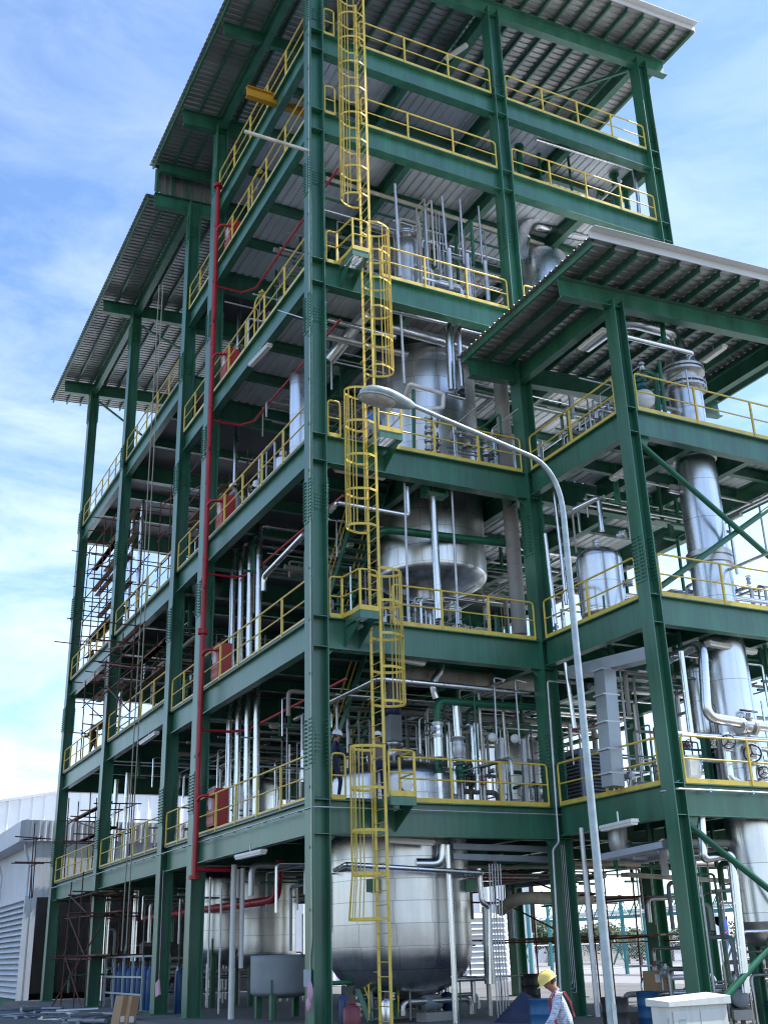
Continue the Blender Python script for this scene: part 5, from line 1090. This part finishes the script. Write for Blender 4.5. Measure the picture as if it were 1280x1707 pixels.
build('louvre',lo,'louvre',sh); build('louvre_frame',MB().box(xs_-.16,xs_+.14,ys_+.12,ys_+.34,zl0-.2,zl1+.2).box(xs_-.14,xs_+.14,ys_+.34,ys_+44,zl1+.02,zl1+.16),'louvre',sh)
build('eaves_fascia',MB().prism([(0,0),(.0,.95),(.35,1.05),(.4,0)],(xs_-.75,ys_-.35,ze),(xs_-.75,ys_+44,ze)).box(xs_-.75,xs_+.14,ys_-.3,ys_+44,ze-.03,ze-.002),'shedwall',sh)
build('gable_sheet',MB().corr((xs_-.4,ys_-.36,ze),(1,0,0),14.4,(0,0,1),1.0,(0,-1,0),.3,.04),'shedwall',sh)
build('base_band',MB().box(xs_+.10,xs_+.147,ys_+.06,ys_+44,GZ,zl0-.05),'kerbgreen',sh)
for y in (ys_+.55,ys_+9.,ys_+18): build('downpipe',MB().tube([(xs_-.3,y,ze-.05),(xs_-.3,y,ze-.25),(xs_-.02,y+.15,ze-1.0),(xs_-.02,y+.15,zl1+.1)],.07,8,.15),'louvre',sh)
fw=thing('tall_white_shed','tall white ribbed shed behind the louvred shed','shed',(10,70,GZ))
zA=P(0,1338,Y=66).z; xA=P(0,1338,Y=66).x; zB=P(130,1318,Y=66).z; xB=P(130,1318,Y=66).x; sl_=(zB-zA)/(xB-xA); x0,x1=xA-20,xB+42
w_=MB(); k=int((x1-x0)/.9)
for i in range(k):
    a=x0+(x1-x0)*i/k;b=a+(x1-x0)/k*.72;c=a+(x1-x0)/k; ha,hb_,hc_=[zA+sl_*(t-xA) for t in(a,b,c)]
    w_.add([(a,66,GZ),(b,66,GZ),(b,66,hb_),(a,66,ha)],[(0,1,2,3)]); w_.add([(b,66,GZ),((b+c)/2,65.86,GZ),(c,66,GZ),(c,66,hc_),((b+c)/2,65.86,(hb_+hc_)/2),(b,66,hb_)],[(0,1,4,5),(1,2,3,4)])
build('wall',w_,'farwall',fw); build('core_wall',MB().add([(x0,66.1,GZ),(x1,66.1,GZ),(x1,66.1,zA+sl_*(x1-xA)),(x0,66.1,zA+sl_*(x0-xA)),(x0,90,GZ),(x1,90,GZ),(x1,90,zA+sl_*(x1-xA)),(x0,90,zA+sl_*(x0-xA))],[(0,1,2,3),(4,7,6,5),(3,2,6,7),(0,3,7,4),(1,5,6,2)]),'farwall',fw)
build('roof_edge',MB().prism([(-.2,0),(.2,0),(.2,.18),(-.2,.18)],(x0,65.8,zA+sl_*(x0-xA)),(x1,65.8,zA+sl_*(x1-xA))),'shedwall',fw)
p0,p1=P(776,1600,Y=48),P(850,1600,Y=48); zt2=P(810,1520,Y=48).z
ls=thing('white_slatted_shed','small white slatted shed seen far behind under the first deck','shed',((p0.x+p1.x)/2,50,GZ)); build('wall',MB().box(p0.x,p1.x,48.2,56,GZ,zt2),'shedwall',ls)
sl2=MB(); kk=11
for i in range(kk): z=-.1+(zt2-.05+.1)*i/kk; sl2.add([(p0.x,47.9,z),(p1.x,47.9,z),(p1.x,48.15,z+.30),(p0.x,48.15,z+.30),(p0.x,47.9,z+.03),(p1.x,47.9,z+.03),(p1.x,48.15,z+.33),(p0.x,48.15,z+.33)],[(0,3,2,1),(4,5,6,7),(0,1,5,4),(2,3,7,6),(0,4,7,3),(1,2,6,5)])
build('slat',sl2,'farwall',ls)

# ------------------------------------------------------------------ far background on the right
br=thing('pipe_bridge','teal lattice pipe bridge on legs far behind the annex','pipe bridge',(48,30,GZ))
BX=48.; ty=lambda u,v:P(u,v,X=BX); ztop=ty(1015,1500).z; zlow=ty(1015,1529).z; yA,yB_=ty(1000,1500).y,ty(1300,1480).y; yA,yB_=max(yA,yB_)+8,min(yA,yB_)-25
for x in (BX,BX+2.2):
    for z in (ztop,zlow): build('chord',MB().bar((x,yA,z),(x,yB_,z),  .18,.18),'teal',br)
    n=int((yA-yB_)/2.2); lt_=MB()
    for i in range(n): a=yA-(yA-yB_)*i/n;b=yA-(yA-yB_)*(i+1)/n; lt_.bar((x,a,zlow),(x,(a+b)/2,ztop),.065,.065); lt_.bar((x,(a+b)/2,ztop),(x,b,zlow),.065,.065)
    build('lattice',lt_,'teal',br)
for i in range(3): build('carried_pipe',MB().tube([(BX+.5+i*.6,yA,zlow+.35),(BX+.5+i*.6,yB_,zlow+.35)],.16,8),'alu',br)
for u in (880,1037,1228,1420):
    y=ty(u,1540).y
    for x in (BX,BX+2.2):
        for dy in (0,): build('leg',MB().bar((x,y+dy,GZ),(x,y+dy,ztop+.3),.22,.22,up=(1,0,0)),'teal',br)
    build('leg_brace',MB().bar((BX,y,.2),(BX,y+1.6,2.4),.1,.1).bar((BX,y+1.6,.2),(BX,y,2.4),.1,.1),'teal',br)
fa,fb=P(840,1622,Z=GZ),P(1330,1604,Z=GZ); fe=thing('chain_link_fence','grey chain link fence across the yard far behind the annex','fence',tuple(fa)); d=(fb-fa);L=d.length;d.normalize(); H=2.3
k=int(L/3.2)
for i in range(k+1): p=fa+d*(L*i/k); build('fence_post',MB().tube([p,p+Vector((0,0,H))],.05,6),'galv',fe)
build('fence_rail',MB().tube([fa+Vector((0,0,H)),fb+Vector((0,0,H))],.045,6).tube([fa+Vector((0,0,.1)),fb+Vector((0,0,.1))],.03,6),'galv',fe)
wm=MB(); s=.28; nn=int(L/s)
for i in range(nn): a=fa+d*(s*i); wm.bar(a+Vector((0,0,.05)),a+d*min(H-.1,L-s*i)+Vector((0,0,min(H-.1,L-s*i))),.012,.012); wm.bar(a+Vector((0,0,H-.05)),a+d*min(H-.1,L-s*i)+Vector((0,0,H-.05-min(H-.1,L-s*i))),.012,.012)
build('wire_mesh',wm,'galv',fe)
sg=P(1204,1560,Y=72); sn=thing('totem_sign','white totem sign with a blue oval emblem beyond the fence','sign',(sg.x,72,GZ)); ztp=P(1204,1521,Y=72).z
build('slab',MB().box(sg.x-1.1,sg.x+1.0,72,72.4,GZ,ztp-.4).rev((sg.x-.05,72.2,ztp-.4),[(0,-.2),(1.05,-.2),(1.05,.2),(0,.2)],28,(0,1,0)),'farwall',sn)
q=MB(); q.rev((sg.x+.25,71.99,(ztp)/2+.55),[(0,-.02),(1.0,-.02),(1.0,.0),(0,.0)],26,(0,1,0)); q.v=[(sg.x+.25+(x-sg.x-.25)*.62,y,(ztp/2+.55)+(z-(ztp/2+.55))*((ztp+.2)/2.3)) for x,y,z in q.v]; build('emblem',q,'logo_blue',sn)
build('emblem_stroke',MB().tube([(sg.x-.35,71.95,ztp*.5),(sg.x,71.95,ztp*.5+.25),(sg.x+.4,71.95,ztp*.5+.15),(sg.x+.75,71.95,ztp*.5+.4)],.09,6,.2),'logo_red',sn)
def tree(label,x,y,h,w,seed,palm=False,group='trees beyond the fence'):
    rnd=random.Random(seed); t=thing('palm_tree' if palm else 'tree',label,'palm' if palm else 'tree',(x,y,GZ),group); z0=GZ
    if palm:
        build('trunk',MB().tube([(x,y,z0),(x+.15,y,z0+h*.4),(x+.1,y,z0+h*.72)],[.22,.17,.14],8),'bark',t); f=MB()
        for i in range(26):
            a=rnd.uniform(0,6.28);e=rnd.uniform(-.2,1.1);L=w*rnd.uniform(.8,1.1);c=Vector((x+.1,y,z0+h*.72));dv=Vector((math.cos(a),math.sin(a),0));pr=c
            for k in range(6):
                s_=(k+1)/6; p=c+dv*L*s_*math.cos(e)+Vector((0,0,L*(math.sin(e)*s_-.75*s_*s_))); tn=(p-pr).normalized(); nr=dv.cross(Vector((0,0,1))); 
                for sgn in (-1,1):
                    for m_ in (.3,.8): b=pr+(p-pr)*m_; tip_=b+nr*sgn*.45*(1-s_*.6)+tn*.28-Vector((0,0,.12)); f.add([b-tn*.05,b+tn*.06,tip_],[(0,1,2)])
                f.bar(pr,p,.03,.02); pr=p
        build('crown',f,'leaf',t)
    else:
        tk=MB().tube([(x,y,z0),(x+.1,y,z0+h*.35),(x,y+.1,z0+h*.6)],[.18,.13,.08],7)
        for i in range(5): a=rnd.uniform(0,6.28); tk.tube([(x+.05,y,z0+h*(.3+.06*i)),(x+math.cos(a)*w*.4,y+math.sin(a)*w*.4,z0+h*(.55+.06*i))],[.08,.03],5)
        build('trunk',tk,'bark',t); f=MB(); cl=[(x+rnd.gauss(0,w*.35),y+rnd.gauss(0,w*.35),z0+h*rnd.uniform(.42,.95),rnd.uniform(.3,.6)*w) for _ in range(18)]
        for i in range(1500):
            cx,cy,cz,cr=rnd.choice(cl); p=Vector((cx+rnd.gauss(0,cr*.5),cy+rnd.gauss(0,cr*.5),cz+rnd.gauss(0,cr*.35))); u=Vector((rnd.gauss(0,1),rnd.gauss(0,1),rnd.gauss(0,.6))).normalized(); v=u.orthogonal().normalized(); s_=rnd.uniform(.12,.30); f.add([p-u*s_,p+v*s_*.6,p+u*s_,p-v*s_*.6],[(0,1,2,3)])
        build('crown',f,'leaf',t)
for i,(u,h,w,pm,Yb) in enumerate(((1085,5.2,2.2,True,88),(1118,4.4,2.0,True,95),(1015,4.5,2.2,False,96),(1045,3.6,2.0,False,92),(1150,4.0,2.2,False,98),(1185,5.2,2.0,True,90),(1248,4.4,2.4,False,86),(985,5.0,2.4,False,104),(885,6.0,2.8,False,110),(912,5.,2.4,False,96),(1290,5,2.6,False,90),(1065,2.6,2.2,False,80))):
    p=P(u,1575,Y=Yb); kind='spiky palm' if pm else 'bushy green tree'; pl_=['leftmost','left of centre','in the middle','right of centre','rightmost']
    wh={0:'straight behind the annex corner column, taller',1:'right of the taller palm',2:'left of the first palm',3:'between two trees behind the pipe bridge',4:'behind the fence near the sign',5:'beside the totem sign',6:'right of the totem sign',7:'left, behind the lamp post',8:'behind the man in the yellow hat',9:'behind the inner column foot',10:'at the right picture edge',11:'low and wide, closest to fence'}[i]
    tree(f'{kind} beyond the fence, {wh}',p.x,Yb,h,w,20+i,pm)
for i,(u,Yb,w,h,mt) in enumerate(((1160,105,9,3.2,'farwall'),(1030,120,14,3.6,'cream'),(905,125,12,5.5,'shedwall'))):
    p=P(u,1575,Y=Yb); b=thing('far_building','low '+('white','cream','grey')[i]+' building far behind the fence','building',(p.x,Yb+3,GZ)); build('wall',MB().box(p.x-w/2,p.x+w/2,Yb,Yb+6,GZ,h),mt,b); build('roof',MB().prism([(-3.4,0),(3.4,0),(0,1.2)],(p.x-w/2-.3,Yb+3,h),(p.x+w/2+.3,Yb+3,h)),'shedwall',b)
    for k in range(4): xx=p.x-w/2+w*(k+.5)/4; wn_=build('window',MB().box(xx-.6,xx+.6,Yb-.05,Yb-.003,.7,1.9),'white',b); build('pane',MB().box(xx-.5,xx+.5,Yb-.07,Yb-.052,.8,1.8),'navy',wn_)
# ------------------------------------------------------------------ light, sky, view
# a puff of steam by the white pipes
sq=P(347,972,X=.8); st=build('steam_puff',MB().ell((sq.x,sq.y,sq.z),.55,.75,.95,16,10),'white',None,tuple(sq)); st['kind']='stuff'
mv,n_,l_,b_=nodes('steam'); n_.remove(b_); vp=n_.new('ShaderNodeVolumePrincipled'); tcv=n_.new('ShaderNodeTexCoord'); nv=n_.new('ShaderNodeTexNoise'); nv.inputs['Scale'].default_value=2.2; nv.inputs['Detail'].default_value=5; l_.new(tcv.outputs['Object'],nv.inputs['Vector'])
ln=n_.new('ShaderNodeVectorMath'); ln.operation='LENGTH'; l_.new(tcv.outputs['Object'],ln.inputs[0]); fo=math_(n_,l_,'SUBTRACT',.85,ln.outputs['Value']); den=math_(n_,l_,'MULTIPLY',math_(n_,l_,'MAXIMUM',math_(n_,l_,'SUBTRACT',math_(n_,l_,'ADD',nv.outputs['Fac'],math_(n_,l_,'MULTIPLY',fo,.4)),.62),0.),9.)
l_.new(den,vp.inputs['Density']); vp.inputs['Color'].default_value=(.8,.82,.85,1); l_.new(vp.outputs[0],n_['Material Output'].inputs['Volume']); st.data.materials[0]=mv
w=bpy.data.worlds.new('World'); sc.world=w; w.use_nodes=True; n=w.node_tree.nodes; l=w.node_tree.links
SE,SA=57,-13      # sun elevation; azimuth from +X toward +Y, degrees
sk=n.new('ShaderNodeTexSky'); sk.sky_type='NISHITA'; sk.sun_disc=False; sk.sun_elevation=R(SE); sk.sun_rotation=R(90-SA); sk.air_density=1.0; sk.dust_density=.4; sk.ozone_density=3.5
bg=n['Background']; bg.inputs['Strength'].default_value=.145
tc=n.new('ShaderNodeTexCoord'); mp=n.new('ShaderNodeMapping'); mp.inputs['Scale'].default_value=(1.6,1.6,4.5); mp.inputs['Location'].default_value=(.3,.2,.5); l.new(tc.outputs['Generated'],mp.inputs[0])
no=n.new('ShaderNodeTexNoise'); no.inputs['Scale'].default_value=2.9; no.inputs['Detail'].default_value=12; no.inputs['Roughness'].default_value=.63; no.inputs['Distortion'].default_value=.4; l.new(mp.outputs[0],no.inputs['Vector'])
cr=n.new('ShaderNodeValToRGB'); cr.color_ramp.elements[0].position=.36; cr.color_ramp.elements[1].position=.76; l.new(no.outputs['Fac'],cr.inputs[0])
# clouds thicken towards the horizon
sp=n.new('ShaderNodeSeparateXYZ'); l.new(tc.outputs['Generated'],sp.inputs[0])
mr=n.new('ShaderNodeMapRange'); l.new(sp.outputs[2],mr.inputs[0]); mr.inputs[1].default_value=.62; mr.inputs[2].default_value=.06; mr.inputs[3].default_value=.22; mr.inputs[4].default_value=1.0; mr.clamp=True
mu=n.new('ShaderNodeMath'); mu.operation='MULTIPLY'; mu.use_clamp=True; l.new(cr.outputs[0],mu.inputs[0]); l.new(mr.outputs[0],mu.inputs[1])
mx=n.new('ShaderNodeMix'); mx.data_type='RGBA'; l.new(mu.outputs[0],mx.inputs[0]); hs=n.new('ShaderNodeHueSaturation'); hs.inputs['Saturation'].default_value=1.06; hs.inputs['Value'].default_value=1.22; l.new(sk.outputs[0],hs.inputs['Color']); l.new(hs.outputs[0],mx.inputs[6]); mx.inputs[7].default_value=(6.9,7.5,8.2,1); l.new(mx.outputs[2],bg.inputs['Color'])
sl=bpy.data.lights.new('sun','SUN'); sl.energy=5; sl.angle=R(.5); sl.color=(1,.975,.935); so=bpy.data.objects.new('sun',sl); COL.objects.link(so)
sd=Vector((math.cos(R(SE))*math.cos(R(SA)),math.cos(R(SE))*math.sin(R(SA)),math.sin(R(SE))))
so.rotation_euler=sd.to_track_quat('Z','Y').to_euler(); so.location=sd*80
vs=sc.view_settings; vs.view_transform='Standard'; vs.look='None'; vs.exposure=.72; vs.gamma=1; vs.use_curve_mapping=False
sc.cycles.filter_width=1.15; sc.cycles.max_bounces=8; sc.cycles.diffuse_bounces=3; sc.cycles.glossy_bounces=4; sc.cycles.sample_clamp_indirect=6
for o in bpy.data.objects:
    if '_w' in o: del o['_w']
